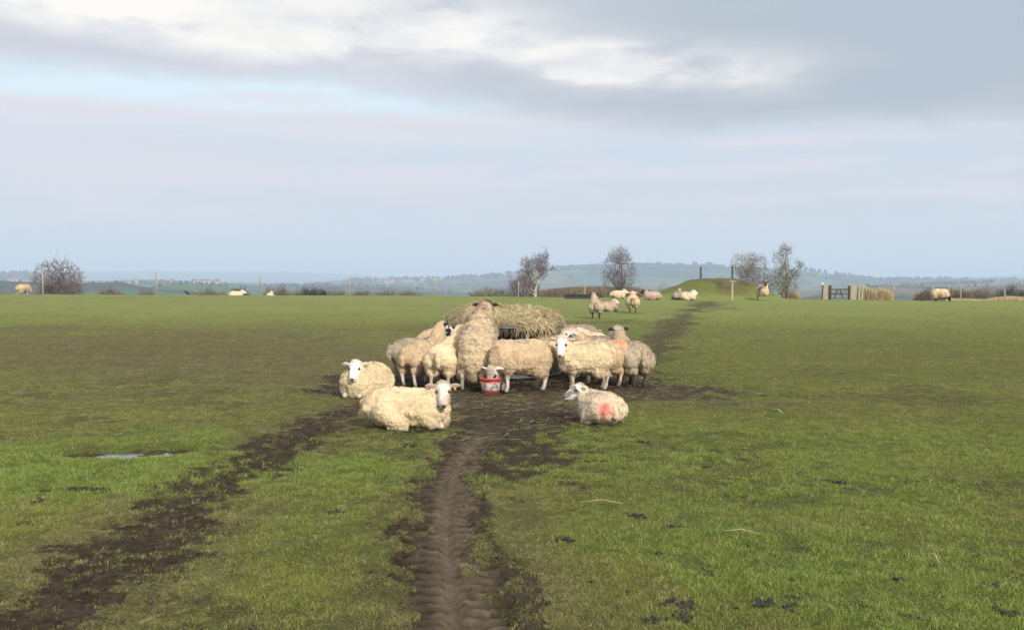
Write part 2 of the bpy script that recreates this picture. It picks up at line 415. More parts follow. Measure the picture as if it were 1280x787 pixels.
# ---------------------------------------------------------------- the field
def seg_dist(X, Y, pts):
    """distance to a polyline, signed side offset and running length"""
    best = np.full(X.shape, 1e9); side = np.zeros(X.shape); run = np.zeros(X.shape); L = 0.
    for (x0, y0), (x1, y1) in zip(pts[:-1], pts[1:]):
        dx, dy = x1 - x0, y1 - y0; l2 = dx * dx + dy * dy; l = math.sqrt(l2)
        t = np.clip(((X - x0) * dx + (Y - y0) * dy) / l2, 0, 1)
        px, py = x0 + t * dx, y0 + t * dy; d = np.hypot(X - px, Y - py)
        s = ((X - px) * dy - (Y - py) * dx) / l
        k = d < best; best = np.where(k, d, best); side = np.where(k, s, side); run = np.where(k, L + t * l, run); L += l
    return best, side, run
def smooth_poly(pts, n=8):
    P = [np.array(p) for p in pts]; out = []
    for i in range(len(P) - 1):
        p0 = P[max(i - 1, 0)]; p1 = P[i]; p2 = P[i + 1]; p3 = P[min(i + 2, len(P) - 1)]
        for k in range(n):
            t = k / n; out.append(.5 * ((2 * p1) + (-p0 + p2) * t + (2 * p0 - 5 * p1 + 4 * p2 - p3) * t * t + (-p0 + 3 * p1 - 3 * p2 + p3) * t ** 3))
    out.append(P[-1]); return [tuple(q) for q in out]
gp = lambda pts: smooth_poly([tuple(G(*p).xy) for p in pts])
TR_R = gp([(572, 860), (569, 787), (565, 740), (560, 690), (558, 640), (564, 600), (576, 572), (596, 548), (622, 527), (650, 508), (660, 498)])
TR_L = gp([(-150, 860), (-20, 800), (70, 750), (140, 705), (215, 650), (262, 610), (310, 580), (365, 548), (420, 522), (470, 505)])
TR_S = gp([(690, 860), (655, 787), (640, 720), (600, 655), (560, 600)])              # second, fainter pass beside the right rut
PATH = gp([(800, 470), (815, 445), (822, 430), (838, 410), (858, 393), (875, 384), (888, 377)])
PATH2 = gp([(700, 402), (760, 402), (815, 396), (845, 392), (905, 385)])
PUD = [tuple(G(*p).xy) for p in ((110, 566), (160, 565), (215, 563))]
def ell(X, Y, px, py, wx, wy):
    c = G(px, py); return np.sqrt(((X - c.x) / wx) ** 2 + ((Y - c.y) / wy) ** 2)
def field_masks(X, Y):
    n = fbm(X, Y, .9, 4) - .5; n2 = fbm(X, Y, 2.7, 4) - .5; nb = fbm(X, Y, .25, 3) - .5
    near = sst(Y, 40, 25)
    # trampled ground round the feeder
    e = np.minimum(ell(X, Y, 640, 478, 2.5, 2.3), ell(X, Y, 775, 489, 1.65, 1.1))
    e = np.minimum(e, ell(X, Y, 470, 487, 1.05, .85)); e = np.minimum(e, ell(X, Y, 845, 497, .8, .45) + .1)
    e = np.minimum(e, ell(X, Y, 650, 517, 1.25, 1.5) + .22)
    n8 = fbm(X, Y, 7., 4) - .5; mud = sst(e + n * .8 + n2 * .8 + n8 * .7, 1.30, .60)
    thin = sst(e + n * .8, 1.6, .9) * .40
    rd, rs, rl = seg_dist(X, Y, TR_R)
    wr = np.interp(Y, [3, 4.3, 6, 8, 10, 12], [.29, .27, .25, .235, .25, .34])
    n3_ = fbm(X, Y, 8., 3) - .5; rut = sst(rd / wr + n2 * 1.0 + n3_ * 2.2 + .25 * sst(rs, 0, .2), 1.30, .55) * sst(Y, 10.6, 8.6)
    rut_thin = sst(rd / wr + n * .5, 1.6, .9) * .42
    ld, ls, ll = seg_dist(X, Y, TR_L)
    wl = np.interp(Y, [3, 5, 8, 12], [.42, .42, .42, .42])
    lut = sst(ld / wl + n2 * 1.1 + n * .8 + n8 * 1.7, 1.6, .15) * .80
    sd, ss_, sl = seg_dist(X, Y, TR_S)
    sut = sst(sd / .17 + n * 1.2 + n2 * 1.2, 1.2, .4) * .60
    # scuffed left edge of the right rut
    bd = sst(np.abs(rs + .42) / .18 + n * .9 + n2 * .6, 1.1, .4) * .35 * sst(Y, 3.5, 5.) * sst(Y, 10, 7)
    pd, _, _ = seg_dist(X, Y, PATH); path = sst(pd / (.18 + .024 * Y) + n * 1.8 + n2 * 1.2, 1.25, .15) * .55
    pd2, _, _ = seg_dist(X, Y, PATH2); path = np.maximum(path, sst(pd2 / 1.1 + nb * 2.4 + n, 1.1, .2) * .44)
    e3 = ell(X, Y, 865, 388, 3.2, 5.); path = np.maximum(path, sst(e3 + nb * 2 + n * 1.2, 1.1, .3) * .42)
    sc = sst(fbm(X, Y, .55, 5) + .25 * n2, .54, .66) * .40 * sst(Y, 22, 13)            # odd bare scuffs in the sward
    e4 = ell(X, Y, 95, 612, .33, .10); sc = np.maximum(sc, sst(e4 + n2, 1.1, .5) * .7)
    fresh = np.maximum.reduce([rut, lut, sut])
    e5 = ell(X, Y, 632, 540, .95, 2.5); tz_ = sst(e5 + n * .9 + n2 * 1.0 + n8 * 1.5, 1.45, .35) * .72; tz2 = sst(ell(X, Y, 905, 505, 1.3, .45) + n * .6 + n8 * 1.2, 1.3, .3) * .45
    m = np.maximum.reduce([mud, tz_, tz2, thin, rut, rut_thin, lut, sut, bd, path, sc])
    pu, _, _ = seg_dist(X, Y, PUD); pool = sst(pu / .24 + n2 * .8, 1.3, .6)
    m = np.maximum(m, pool * .6)
    litter = sst(ell(X, Y, 690, 498, 3.2, 1.6) + n * .6, 1.1, .5) * .9
    # worn, brownish grass: left middle distance, between feeder and crest, right of the path
    dry = .18 + .9 * sst(np.abs(Y - 19) / 8. + nb * 1.4 + n * .5, 1.2, .2) * sst(X, 2., -4.) 
    dry = np.maximum(dry, .38 * sst(fbm(X * .5, Y, .22, 4), .46, .62))
    dry = dry + .22 * sst(Y, 18, 45)
    dry = np.maximum(dry, .6 * sst(ell(X, Y, 905, 508, 1.6, .5) + n * .5, 1.2, .5))
    dry = np.maximum(dry, .8 * sst(ld / wl + n, 2.6, 1.0)); dry = np.maximum(dry, .7 * sst(np.minimum(rd, sd) / wr + n * 1.2, 3.2, 1.0))
    mo = mound(X, Y); dry = np.maximum(dry, sst(mo, .1, .5) * (.25 + 1.3 * sst(fbm(X, Y, .8, 3), .45, .6))); m = np.maximum(m, sst(mo, .2, .6) * .5 * sst(fbm(X + 3, Y, 1.1, 3), .54, .62))
    lush = sst(ell(X, Y, 110, 590, 3.4, 1.25) + n * .8, 1.2, .5) * .95
    lush = np.maximum(lush, .7 * sst(fbm(X + 40, Y * 1.4, .33, 4), .50, .64) * sst(Y, 18, 10))
    lush = np.maximum(lush, .6 * sst(ell(X, Y, 900, 555, 4.2, 1.6) + n, 1.2, .5))
    lush = np.maximum(lush, .35 * sst(X, 3., 8.) * sst(Y, 14, 22))
    dry = np.clip(dry * (1 - .75 * lush), 0, 1)
    return dict(mud=np.clip(m, 0, 1), dry=dry, lush=lush, litter=litter, pale=sst(Y + 8 * nb, 16, 40) * .9 * (1 - .5 * dry) * (1 - .7 * sst(mo, .1, .4)), rut=rut, lut=lut, sut=sut, muddy=mud, rs=rs, rl=rl, rd=rd, wr=wr, pool=pool, n=n, n2=n2, ld=ld, wl=wl, ll=ll)
def field_height(X, Y, k, det=1.):
    z = gz(X, Y)
    fine = fbm(X, Y, 9., 4) - .5; finer = fbm(X, Y, 26., 3) - .5
    # tyre tread: slanting lugs either side of the rut's middle
    w = k['wr']; s = k['rs'] / w
    jit = fbm(X + 31, Y, 2.2, 2) - .5; ph = (k['rl'] + np.abs(k['rs'] + .05) * .22 + .05 * k['n2'] + .06 * jit) / .125
    lug = np.abs((ph + np.where(s > 0, .5, 0)) % 1 - .5) * 2
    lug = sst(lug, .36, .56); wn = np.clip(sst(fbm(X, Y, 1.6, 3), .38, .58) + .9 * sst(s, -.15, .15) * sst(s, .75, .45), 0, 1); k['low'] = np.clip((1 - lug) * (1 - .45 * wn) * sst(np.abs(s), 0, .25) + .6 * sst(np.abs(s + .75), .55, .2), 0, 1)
    side = np.where(s < 0, 1., .45); worn = np.clip(sst(fbm(X, Y, 1.6, 3), .38, .58) + .9 * sst(s, -.15, .15) * sst(s, .75, .45), 0, 1)
    z = z - .050 * k['rut'] + .050 * k['rut'] * lug * (1 - .5 * worn) * sst(np.abs(s), 0, .25)
    z = z + .022 * sst(np.abs(k['rd'] / w - 1.15), .25, 0) * sst(Y, 11, 9)
    ph2 = (k['ll'] + .12 * k['n2'] * 3) / .13; lug2 = sst(np.abs(ph2 % 1 - .5) * 2, .2, .8)
    z = z - .030 * k['lut'] + .020 * k['lut'] * lug2 * sst(fbm(X + 9, Y, 1.3, 3), .6, .4) - .015 * k['sut']
    rough = np.clip(k['mud'], 0, 1)
    z = z + rough * (.065 * fine + .035 * finer) * (1 - .5 * k['rut']) * sst(Y, 26, 12) + (1 - rough) * .018 * fine * sst(Y, 26, 12)
    z = z - .05 * k['pool'] 
    return z
def build_field():
    A = np.concatenate([np.linspace(R(-33), R(33), 1050), np.linspace(R(33), R(327), 70)[1:-1]])
    rr = [.4, 1.2, 2.0, 2.8, 3.4]
    r = 3.9
    while r < 11: rr.append(r); r *= 1.0030
    while r < 21: rr.append(r); r *= 1.0045
    while r < 150: rr.append(r); r *= 1.011
    rr = np.array(rr); nA = len(A); nR = len(rr)
    AA, RR = np.meshgrid(A, rr); X = (RR * np.sin(AA)).ravel(); Y = (RR * np.cos(AA)).ravel()
    k = field_masks(X, Y); Z = field_height(X, Y, k)
    i = np.arange(nR - 1)[:, None] * nA; j = np.arange(nA)[None, :]; j2 = (j + 1) % nA
    Fc = np.stack([i + j, i + nA + j, i + nA + j2, i + j2], -1).reshape(-1, 4)
    V = np.stack([X, Y, Z], 1)
    me = mesh_np('field', V, Fc)
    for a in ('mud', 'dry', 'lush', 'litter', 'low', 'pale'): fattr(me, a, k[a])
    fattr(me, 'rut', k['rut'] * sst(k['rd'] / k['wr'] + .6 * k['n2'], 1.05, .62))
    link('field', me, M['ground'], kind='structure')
    # far land: shares the field's outer ring and goes on to the horizon
    rr2 = [rr[-1]]; r = rr[-1]
    while r < 16000: r *= 1.022; rr2.append(r)
    A2 = np.concatenate([np.linspace(R(-33), R(33), 700), np.linspace(R(33), R(327), 70)[1:-1]])
    rr2 = np.array(rr2); rr2[0] -= .6; nA = len(A2); nR = len(rr2); AA, RR = np.meshgrid(A2, rr2)
    X = (RR * np.sin(AA)).ravel(); Y = (RR * np.cos(AA)).ravel(); Z = ground_z(X, Y); Z[:nA] -= .02
    i = np.arange(nR - 1)[:, None] * nA; j = np.arange(nA)[None, :]; j2 = (j + 1) % nA
    Fc = np.stack([i + j, i + nA + j, i + nA + j2, i + j2], -1).reshape(-1, 4)
    link('hills', mesh_np('hills', np.stack([X, Y, Z], 1), Fc), M['hills'], kind='structure')
build_field()

def build_puddle():
    c = G(166, 565); bm = MB(); ring = []
    for i in range(40):
        a = 2 * math.pi * i / 40
        rx = .29 * (1 + .55 * (mnoise.noise(Vector((math.cos(a) * 1.7, math.sin(a) * 1.7, 3))))); ry = .22 * (1 + .8 * mnoise.noise(Vector((math.cos(a) * 2, math.sin(a) * 2, 8))))
        ring.append((c.x + rx * math.cos(a) * 1.1, c.y + ry * math.sin(a), 0))
    zz = float(gz(c.x, c.y)) - .040
    bm.add([(x, y, zz) for x, y, _ in ring], [tuple(range(40))])
    m = mat('water', lambda t, p, o: (p.inputs['Base Color'].__setattr__('default_value', (.05, .045, .035, 1)), p.inputs['Roughness'].__setattr__('default_value', .06), p.inputs['Specular IOR Level'].__setattr__('default_value', 1.)))
    bm.build('puddle', m, kind='structure')
build_puddle()

# ---------------------------------------------------------------- grass (tufts of bent blades, instanced on points)
def tuft_mesh(name, nb, rad, h0, h1, w, lean, seed):
    rg = random.Random(seed); V = []; Fc = []; bl = []
    for i in range(nb):
        a = rg.uniform(0, 6.283); r = rad * math.sqrt(rg.random()); x, y = r * math.cos(a), r * math.sin(a)
        h = rg.uniform(h0, h1); ww = w * rg.uniform(.7, 1.3); d = rg.uniform(0, 6.283); q = rg.uniform(0, 6.283)
        l = h * rg.uniform(.2, lean); dx, dy = math.cos(d) * l, math.sin(d) * l; sx, sy = math.cos(q) * ww, math.sin(q) * ww
        o = len(V); b = rg.random()
        V += [(x - sx, y - sy, -.012), (x + sx, y + sy, -.012), (x + dx * .35 + sx * .8, y + dy * .35 + sy * .8, h * .6), (x + dx * .35 - sx * .8, y + dy * .35 - sy * .8, h * .6), (x + dx, y + dy, h), (x + dx, y + dy, h)]
        Fc += [(o, o + 1, o + 2, o + 3), (o + 3, o + 2, o + 4, o + 5)]; bl += [b] * 6
    me = mesh_np(name, np.array(V), np.array(Fc), False); fattr(me, 'blade', bl); me.materials.append(M['tuft']); return me
def build_grass():
    tc = bpy.data.collections.new('grass_tuft_sources')
    specs = [(18, .06, .010, .026, .0017, 1.5), (16, .055, .012, .034, .0018, 1.9), (22, .07, .008, .022, .0016, 1.4), (10, .04, .02, .046, .0018, 1.3), (18, .05, .010, .030, .0018, 2.2)]
    srcs = []
    for i, s in enumerate(specs):
        o = bpy.data.objects.new('grass_tuft', tuft_mesh('grass_tuft', *s, seed=i + 3)); tc.objects.link(o); srcs.append(o)
    for sset in (0,):
        pts = []
        for (y0, y1, dens) in ((3.6, 5, 2700), (5, 6.5, 2100), (6.5, 8.5, 1450), (8.5, 11, 950), (11, 14, 560), (14, 18, 320), (18, 24, 150), (24, 32, 75), (32, 42, 14)):
            w0 = .57 * y1 + .4; area = 2 * w0 * (y1 - y0); n = int(area * dens)
            y = RNG.uniform(y0, y1, n); x = RNG.uniform(-w0, w0, n); ok = np.abs(x) < .57 * y + .4
            pts.append(np.stack([x[ok], y[ok]], 1))
        P = np.concatenate(pts); X, Y = P[:, 0], P[:, 1]
        k = field_masks(X, Y); Z = field_height(X, Y, k)
        n5 = fbm(X, Y, 6., 4)
        keep = RNG.random(len(X)) > sst(k['mud'] + (n5 - .5) * .9, .12, .66) * np.where(k['lut'] > .2, .88, .985)
        keep &= RNG.random(len(X)) > .75 * sst(n5, .50, .64)
        keep &= k['pool'] < RNG.uniform(.55, 1.02, len(X))
        X, Y, Z = X[keep], Y[keep], Z[keep]
        for q in k: k[q] = k[q][keep] if hasattr(k[q], '__len__') else k[q]
        me = bpy.data.meshes.new('grass'); me.vertices.add(len(X)); me.vertices.foreach_set('co', np.stack([X, Y, Z], 1).astype(np.float32).ravel())
        n = len(X); fattr(me, 'dry', k['dry']); fattr(me, 'lush', k['lush']); fattr(me, 'pale', k['pale'])
        sc = .70 * RNG.uniform(.55, 1.15, n) * (.75 + .35 * k['lush'] + .5 * fbm(X, Y, 1.1, 3) - .25 * k['dry']) * np.interp(Y, [4, 10, 20, 32, 60], [.85, .95, 1.2, 1.4, 1.6])
        fattr(me, 'sc', sc); fattr(me, 'rz', RNG.uniform(0, 6.283, n))
        at = me.attributes.new('idx', 'INT', 'POINT'); at.data.foreach_set('value', RNG.integers(0, len(specs), n).astype(np.int32))
        o = link('grass', me, M['tuft'], kind='stuff')
        ng = bpy.data.node_groups.new('grass_scatter', 'GeometryNodeTree')
        ng.interface.new_socket('Geometry', in_out='INPUT', socket_type='NodeSocketGeometry'); ng.interface.new_socket('Geometry', in_out='OUTPUT', socket_type='NodeSocketGeometry')
        N = ng.nodes; gi = N.new('NodeGroupInput'); go = N.new('NodeGroupOutput')
        ip = N.new('GeometryNodeInstanceOnPoints'); ci = N.new('GeometryNodeCollectionInfo'); ci.inputs['Collection'].default_value = tc
        ci.inputs['Separate Children'].default_value = True; ci.inputs['Reset Children'].default_value = True
        m2p = N.new('GeometryNodeMeshToPoints')
        def na(name, typ='FLOAT'):
            a = N.new('GeometryNodeInputNamedAttribute'); a.data_type = typ; a.inputs['Name'].default_value = name; return a.outputs['Attribute']
        ng.links.new(gi.outputs[0], m2p.inputs[0]); ng.links.new(m2p.outputs[0], ip.inputs['Points']); ng.links.new(ci.outputs[0], ip.inputs['Instance'])
        ip.inputs['Pick Instance'].default_value = True; ng.links.new(na('idx', 'INT'), ip.inputs['Instance Index'])
        cx = N.new('ShaderNodeCombineXYZ'); ng.links.new(na('rz'), cx.inputs[2])
        er = N.new('FunctionNodeEulerToRotation'); ng.links.new(cx.outputs[0], er.inputs[0]); ng.links.new(er.outputs[0], ip.inputs['Rotation'])
        ng.links.new(na('sc'), ip.inputs['Scale']); ng.links.new(ip.outputs[0], go.inputs[0])
        md = o.modifiers.new('scatter', 'NODES'); md.node_group = ng
        print('grass tufts', n)
build_grass()

# ---------------------------------------------------------------- sheep
_ico = {}
def ico(sub):
    if sub not in _ico:
        bm = bmesh.new(); bmesh.ops.create_icosphere(bm, subdivisions=sub, radius=1); bm.verts.ensure_lookup_table()
        _ico[sub] = (np.array([v.co[:] for v in bm.verts]), np.array([[v.index for v in f.verts] for f in bm.faces])); bm.free()
    return _ico[sub]
def lerp(a, b, t): return Vector(a) * (1 - t) + Vector(b) * t

class Body:
    """spheres (centre, radius, 3x3 shape, tag, wool 0..1) that are fused into one skin"""
    def __init__(s): s.s = []
    def ball(s, c, r, tag, M3=None): s.s.append((Vector(c), r, M3 or Matrix.Identity(3), tag))
    def chain(s, pts, tag, M3=None, tag2=None):
        for (a, ra), (b, rb) in zip(pts[:-1], pts[1:]):
            a = Vector(a); b = Vector(b); L = (b - a).length; n = max(2, int(L / (.42 * min(ra, rb))) + 1)
            for i in range(n + 1):
                t = i / n; s.ball(lerp(a, b, t), ra + (rb - ra) * t, tag, M3)

def fuse(name, B, voxel, smooth_n):
    V = []; Fc = []; o = 0
    for c, r, M3, tg in B.s:
        iv, fi = ico(2 if r > .05 else 1); m = np.array(M3)
        V.append((iv * r) @ m.T + np.array(c)); Fc.append(fi + o); o += len(iv)
    me = mesh_np(name, np.concatenate(V), np.concatenate(Fc)); ob = bpy.data.objects.new('_tmp', me); COL.objects.link(ob)
    rm = ob.modifiers.new('r', 'REMESH'); rm.mode = 'VOXEL'; rm.voxel_size = voxel; rm.use_smooth_shade = True
    sm = ob.modifiers.new('s', 'SMOOTH'); sm.factor = .5; sm.iterations = smooth_n
    dg = bpy.context.evaluated_depsgraph_get(); out = bpy.data.meshes.new_from_object(ob.evaluated_get(dg)); 
    bpy.data.objects.remove(ob); bpy.data.meshes.remove(me); out.name = name; return out

def n3(P, s, seed=0.):
    """cheap smooth 3-D noise from three 2-D slices"""
    return (vnoise(P[:, 0] * s + seed, P[:, 1] * s + 5.1) + vnoise(P[:, 1] * s + 9.7, P[:, 2] * s + seed) + vnoise(P[:, 2] * s + 3.3 + seed, P[:, 0] * s + 1.9)) / 3

WOOLS = dict(cream=(.76, .60, .375), pale=(.76, .635, .455), tan=(.61, .455, .28), grey=(.60, .485, .335), dirty=(.42, .35, .25), brown=(.34, .25, .19), dark=(.05, .038, .035), pink=(.60, .44, .34), shag=(.67, .53, .34))
def make_sheep(label, loc, heading, head=(.46, 0, .80), look=None, lookp=-15, pose='stand', s=1., wool='cream', face=(.74, .70, .64), patch=None, patchamt=0.,
               legc=(.62, .56, .46), ear=None, voxel=.010, locks=9000, lock=(.035, .009), marks=(), pitch=0., group=None, dirt=.5, fat=1., seed=1, length=1.,
               front=None, cz=None, splay=.12, legdark=0., name='sheep', cat='sheep', wool_leg=.50, detail=True, tail=True, alltuft=1., eartag=False):
    rs = random.Random(seed); rg = np.random.default_rng(seed)
    t = thing(name, label, cat, loc, 0, group); h = R(heading)
    Rz = Matrix.Rotation(h, 3, 'Z')
    lying = pose == 'lie'
    C = Vector((0, 0, cz if cz is not None else (.205 if lying else .475))); P = Matrix.Rotation(-R(pitch), 3, 'Y')
    T = lambda x, y, z: C + P @ Vector((x * length, y, z))
    B = Body(); f = fat
    W3 = Matrix.Diagonal((1, 1.06, 1.0)) if not lying else Matrix.Diagonal((1, 1.22, 1.02))
    W3 = P @ W3 @ P.transposed()
    B.chain([(T(-.240, 0, .01), .182 * f), (T(-.16, 0, .008), .222 * f), (T(0, 0, -.008), .236 * f), (T(.13, 0, -.004), .226 * f), (T(.235, 0, -.0), .19 * f)], 'wool', W3)
    H = Vector(head)
    nb = T(.25, 0, .07); nm = lerp(nb, H, .5) + Vector((0, 0, -.015 if H.z > nb.z else .02))
    lookv = None
    la = R((look if look is not None else heading) - heading); lp = R(lookp)
    fwd = Vector((math.cos(la) * math.cos(lp), math.sin(la) * math.cos(lp), math.sin(lp))); left = Vector((-math.sin(la), math.cos(la), 0)); up = fwd.cross(left)
    HM = Matrix((fwd, left, up)).transposed(); hs = 1.17; hp = lambda x, y, z: H + HM @ (Vector((x, y, z)) * hs); n_head = None
    B.chain([(T(.20, 0, .03), .19 * f), (nb, .165 * f), (nm, .128), (hp(-.055, 0, -.015), .088)], 'wool')
    # brisket and belly
    B.ball(T(.27, 0, -.09), .14 * f, 'wool'); B.ball(T(-.06, 0, -.05), .20 * f, 'wool', W3)
    # head
    i0 = len(B.s)
    B.ball(hp(-.03, 0, .012), .074, 'poll'); B.ball(hp(.0, 0, 0), .076, 'face')
    B.chain([(hp(.0, 0, -.002), .073), (hp(.07, 0, -.018), .064), (hp(.13, 0, -.036), .053), (hp(.160, 0, -.046), .045)], 'face', HM @ Matrix.Diagonal((1, .92, 1)) @ HM.transposed())
    B.chain([(hp(-.01, 0, -.052), .052), (hp(.07, 0, -.062), .045), (hp(.14, 0, -.072), .032)], 'face')
    for sg in (1, -1):
        B.chain([(hp(-.02, sg * .06, .030), .017), (hp(-.03, sg * .09, .034), .028), (hp(-.038, sg * .122, .032), .030), (hp(-.046, sg * .150, .026), .017)], 'ear', HM @ Matrix.Diagonal((.52, 1, 1)) @ HM.transposed())
    B.s = B.s[:i0] + [(q[0], q[1] * hs, q[2], q[3]) for q in B.s[i0:]]
    # legs
    if not lying:
        for sg in (1, -1):
            hip = T(-.230, sg * .122, -.05); ft = Vector((-.27 + rs.uniform(-.035, .035), sg * (splay + rs.uniform(-.015, .01)), 0))
            if front is not None: ft = Vector((-.30, sg * splay * 1.1, 0))
            k = hip.z
            st = Vector((hip.x + .045, sg * .125, k * .70)); hk = Vector((ft.x - .035, sg * (splay), .25 * k / .425 if k < .425 else .25)); fe = Vector((ft.x - .005, ft.y, .075))
            B.chain([(hip, .150 * f), (st, .118 * f), (lerp(st, hk, .55), .084)], 'wool'); B.chain([(lerp(st, hk, .55), .080), (hk, .046)], 'wool' if wool_leg > .4 else 'leg')
            B.chain([(hk, .046), (lerp(hk, fe, .5), .030), (fe, .031), (ft + Vector((.015, 0, .038)), .032)], 'leg'); B.chain([(ft + Vector((.012, 0, .024)), .026), (ft + Vector((.032, 0, .018)), .020)], 'hoof')
            sh = T(.20, sg * .105, -.07)
            if front is not None: ff = Vector(front) + Vector((0, sg * .09, 0)); kn = lerp(sh, ff, .5) + Vector((.04, 0, -.06)); fe = lerp(kn, ff, .8)
            else:
                ff = Vector((.20 * length + rs.uniform(-.05, .05), sg * (splay - .015), 0)); kn = Vector((lerp(sh, ff, .55).x + .012, ff.y, .245)); fe = Vector((ff.x - .005, ff.y, .075))
            B.chain([(sh, .125 * f), (lerp(sh, kn, .5), .088 * f)], 'wool'); B.chain([(lerp(sh, kn, .5), .08), (lerp(sh, kn, .85), .050)], 'wool')
            B.chain([(lerp(sh, kn, .8), .048), (kn, .044), (lerp(kn, fe, .5), .030), (fe, .031), (ff + Vector((.01, 0, .038)), .032)], 'leg'); B.chain([(ff + Vector((.01, 0, .024)), .026), (ff + Vector((.032, 0, .018)), .020)], 'hoof')
        if tail: xe = (-.24 * length - .182 * f) / length; B.chain([(T(xe + .012, 0, .08), .055), (T(xe - .022, 0, -.02), .050), (T(xe - .018, 0, -.10), .036)], 'wool')
    else:
        for sg in (1, -1):
            B.chain([((-.20, sg * .15, .20), .135 * f), ((-.06, sg * .205, .13), .115 * f), ((.01, sg * .215, .085), .08)], 'wool')
            B.chain([((.0, sg * .22, .055), .05), ((-.12, sg * .245, .035), .032), ((.03, sg * .265, .026), .024), ((.07, sg * .265, .024), .026)], 'leg')
            B.chain([((.22, sg * .12, .16), .125 * f), ((.30, sg * .12, .085), .08)], 'wool')
            fo = .0
            B.chain([((.31, sg * .12, .07), .05), ((.40 + fo, sg * .105, .038), .033), ((.33 + fo * 1.6, sg * .10, .026), .023), ((.26 + fo * 2.2, sg * .10, .026), .026)], 'leg')
        xe = (-.24 * length - .182 * f) / length; B.chain([(T(xe + .03, 0, .05), .055), (T(xe, 0, -.05), .045)], 'wool')
    if s != 1.:
        B.s = [(c * s, r * s, m, tg) for c, r, m, tg in B.s]
    me = fuse('body', B, voxel, 5 if voxel < .02 else 3)
    n = len(me.vertices); V = np.empty(n * 3, np.float32); me.vertices.foreach_get('co', V); V = V.reshape(-1, 3)
    cen = np.array([b[0][:] for b in B.s], np.float32); rad = np.array([b[1] for b in B.s], np.float32)
    TG = ['wool', 'poll', 'face', 'ear', 'leg', 'hoof']; tg = np.array([TG.index(b[3]) for b in B.s])
    D = np.full((n, len(TG)), 9., np.float32)
    for k in range(len(TG)):
        ii = np.where(tg == k)[0]
        for q in ii: D[:, k] = np.minimum(D[:, k], np.linalg.norm(V - cen[q], axis=1) - rad[q])
    D[:, 3] -= .012 * s; D[:, 2] -= .004 * s; D[:, 4] += .004
    T_ = D.argmin(1); U = V / s                                  # U: unscaled local position
    woolw = np.clip((np.minimum(np.minimum(D[:, 2], D[:, 3]), np.minimum(D[:, 4], D[:, 5])) - np.minimum(D[:, 0], D[:, 1])) / (.012 * s), 0, 1)
    # locks of fleece stand out as lumps
    no = np.empty(n * 3, np.float32); me.vertices.foreach_get('normal', no); no = no.reshape(-1, 3)
    lump = (n3(U, 6., seed) - .5) * .034 + (n3(U, 18., seed + 3) - .5) * .014 + (n3(U, 55., seed + 5) - .5) * .010
    V = V + no * (lump * woolw * s)[:, None]
    V[:, 2] = np.maximum(V[:, 2], .002)
    me.vertices.foreach_set('co', V.ravel().astype(np.float32))
    # colours: what the animal itself is coloured
    wc = np.array(WOOLS[wool]); nA_ = n3(U, 4., seed + 8)[:, None]; nB_ = n3(U, 14., seed + 2)[:, None]
    col = wc * (.92 + .26 * (nA_ - .5) + .18 * (nB_ - .5) + .04)
    low = sst(U[:, 2], (.20 if lying else .50), .02)[:, None] * dirt
    dn = np.clip(low * (.5 + 1.3 * (nB_ - .3)) + dirt * .5 * (nA_ > .60), 0, .85); col = col * (1 - dn) + np.array((.22, .17, .12)) * dn
    fc = np.array(face); fcol = np.tile(fc, (n, 1)) * (.92 + .2 * (nB_ - .5))
    if patch is not None:
        pm = sst(n3(U, 17., seed + 1), .5 + .18 * (.5 - patchamt) - .02, .5 + .18 * (.5 - patchamt) + .02)[:, None]; fcol = fcol * (1 - pm) + np.array(patch) * pm
    hl = (U - np.array(H)) @ np.array(HM) / hs                         # head coordinates
    isf = (T_ == 2)
    ysym = np.abs(hl[:, 1])
    nose = isf & (hl[:, 0] > .150) & (((ysym < .026) & (hl[:, 2] > -.058) & (hl[:, 2] < -.030) & (ysym > (-.030 - hl[:, 2]) * .9 * -1 - .02)) | ((ysym < .007) & (hl[:, 2] < -.050) & (hl[:, 2] > -.075)))
    tri = isf & (hl[:, 0] > .15) & (hl[:, 2] > -.062) & (hl[:, 2] < -.028) & (ysym < .024 * (hl[:, 2] + .066) / .034)
    fcol[tri] = (.03, .022, .022); 
    mouth = isf & (hl[:, 0] > .12) & (np.abs(hl[:, 2] + .079) < .006); fcol[mouth] = fcol[mouth] * .3
    eyeR = isf & (np.abs(hl[:, 0] - .050) < .022) & (ysym > .038) & (np.abs(hl[:, 2] - .017) < .013); fcol[eyeR] = (.09, .065, .05)
    ec = np.array(ear if ear is not None else fc * np.array((.92, .80, .72)))
    inner = (hl[:, 0] > -.040 + .0) & (T_ == 3); ecol = np.tile(ec, (n, 1)); 
    if ear is None: ecol[inner] = (.50, .34, .28)
    lc = np.array(legc); lcol = np.tile(lc, (n, 1)) * (1 - .35 * (nB_ > .55)); ld = sst(U[:, 2], .16, .0)[:, None] * .55 if not lying else .15
    lcol = lcol * (1 - ld) + np.array((.06, .045, .03)) * ld
    for k, cc in ((2, fcol), (3, ecol), (4, lcol), (5, np.tile(np.array((.03, .025, .02)), (n, 1)))):
        col = np.where((T_ == k)[:, None] & (woolw[:, None] < .5), cc, col)
    if T_.max() >= 1: col = np.where((T_ == 1)[:, None], (fcol + col) * .5, col)
    for (mp, mr, mc, ms) in marks:
        d = np.linalg.norm((U - np.array(mp)), axis=1) / mr + (n3(U, 16., 4) - .5) * .9; k = (sst(d, 1.15, .25) * ms)[:, None] * woolw[:, None]
        col = col * (1 - k) + np.array(mc) * k
    cattr(me, 'Col', np.clip(col, 0, 1))
    # turn to the heading
    rot = np.array(Rz); V = V @ rot.T; me.vertices.foreach_set('co', V.ravel().astype(np.float32)); me.update()
    body = link('body', me, M['wool'], t)
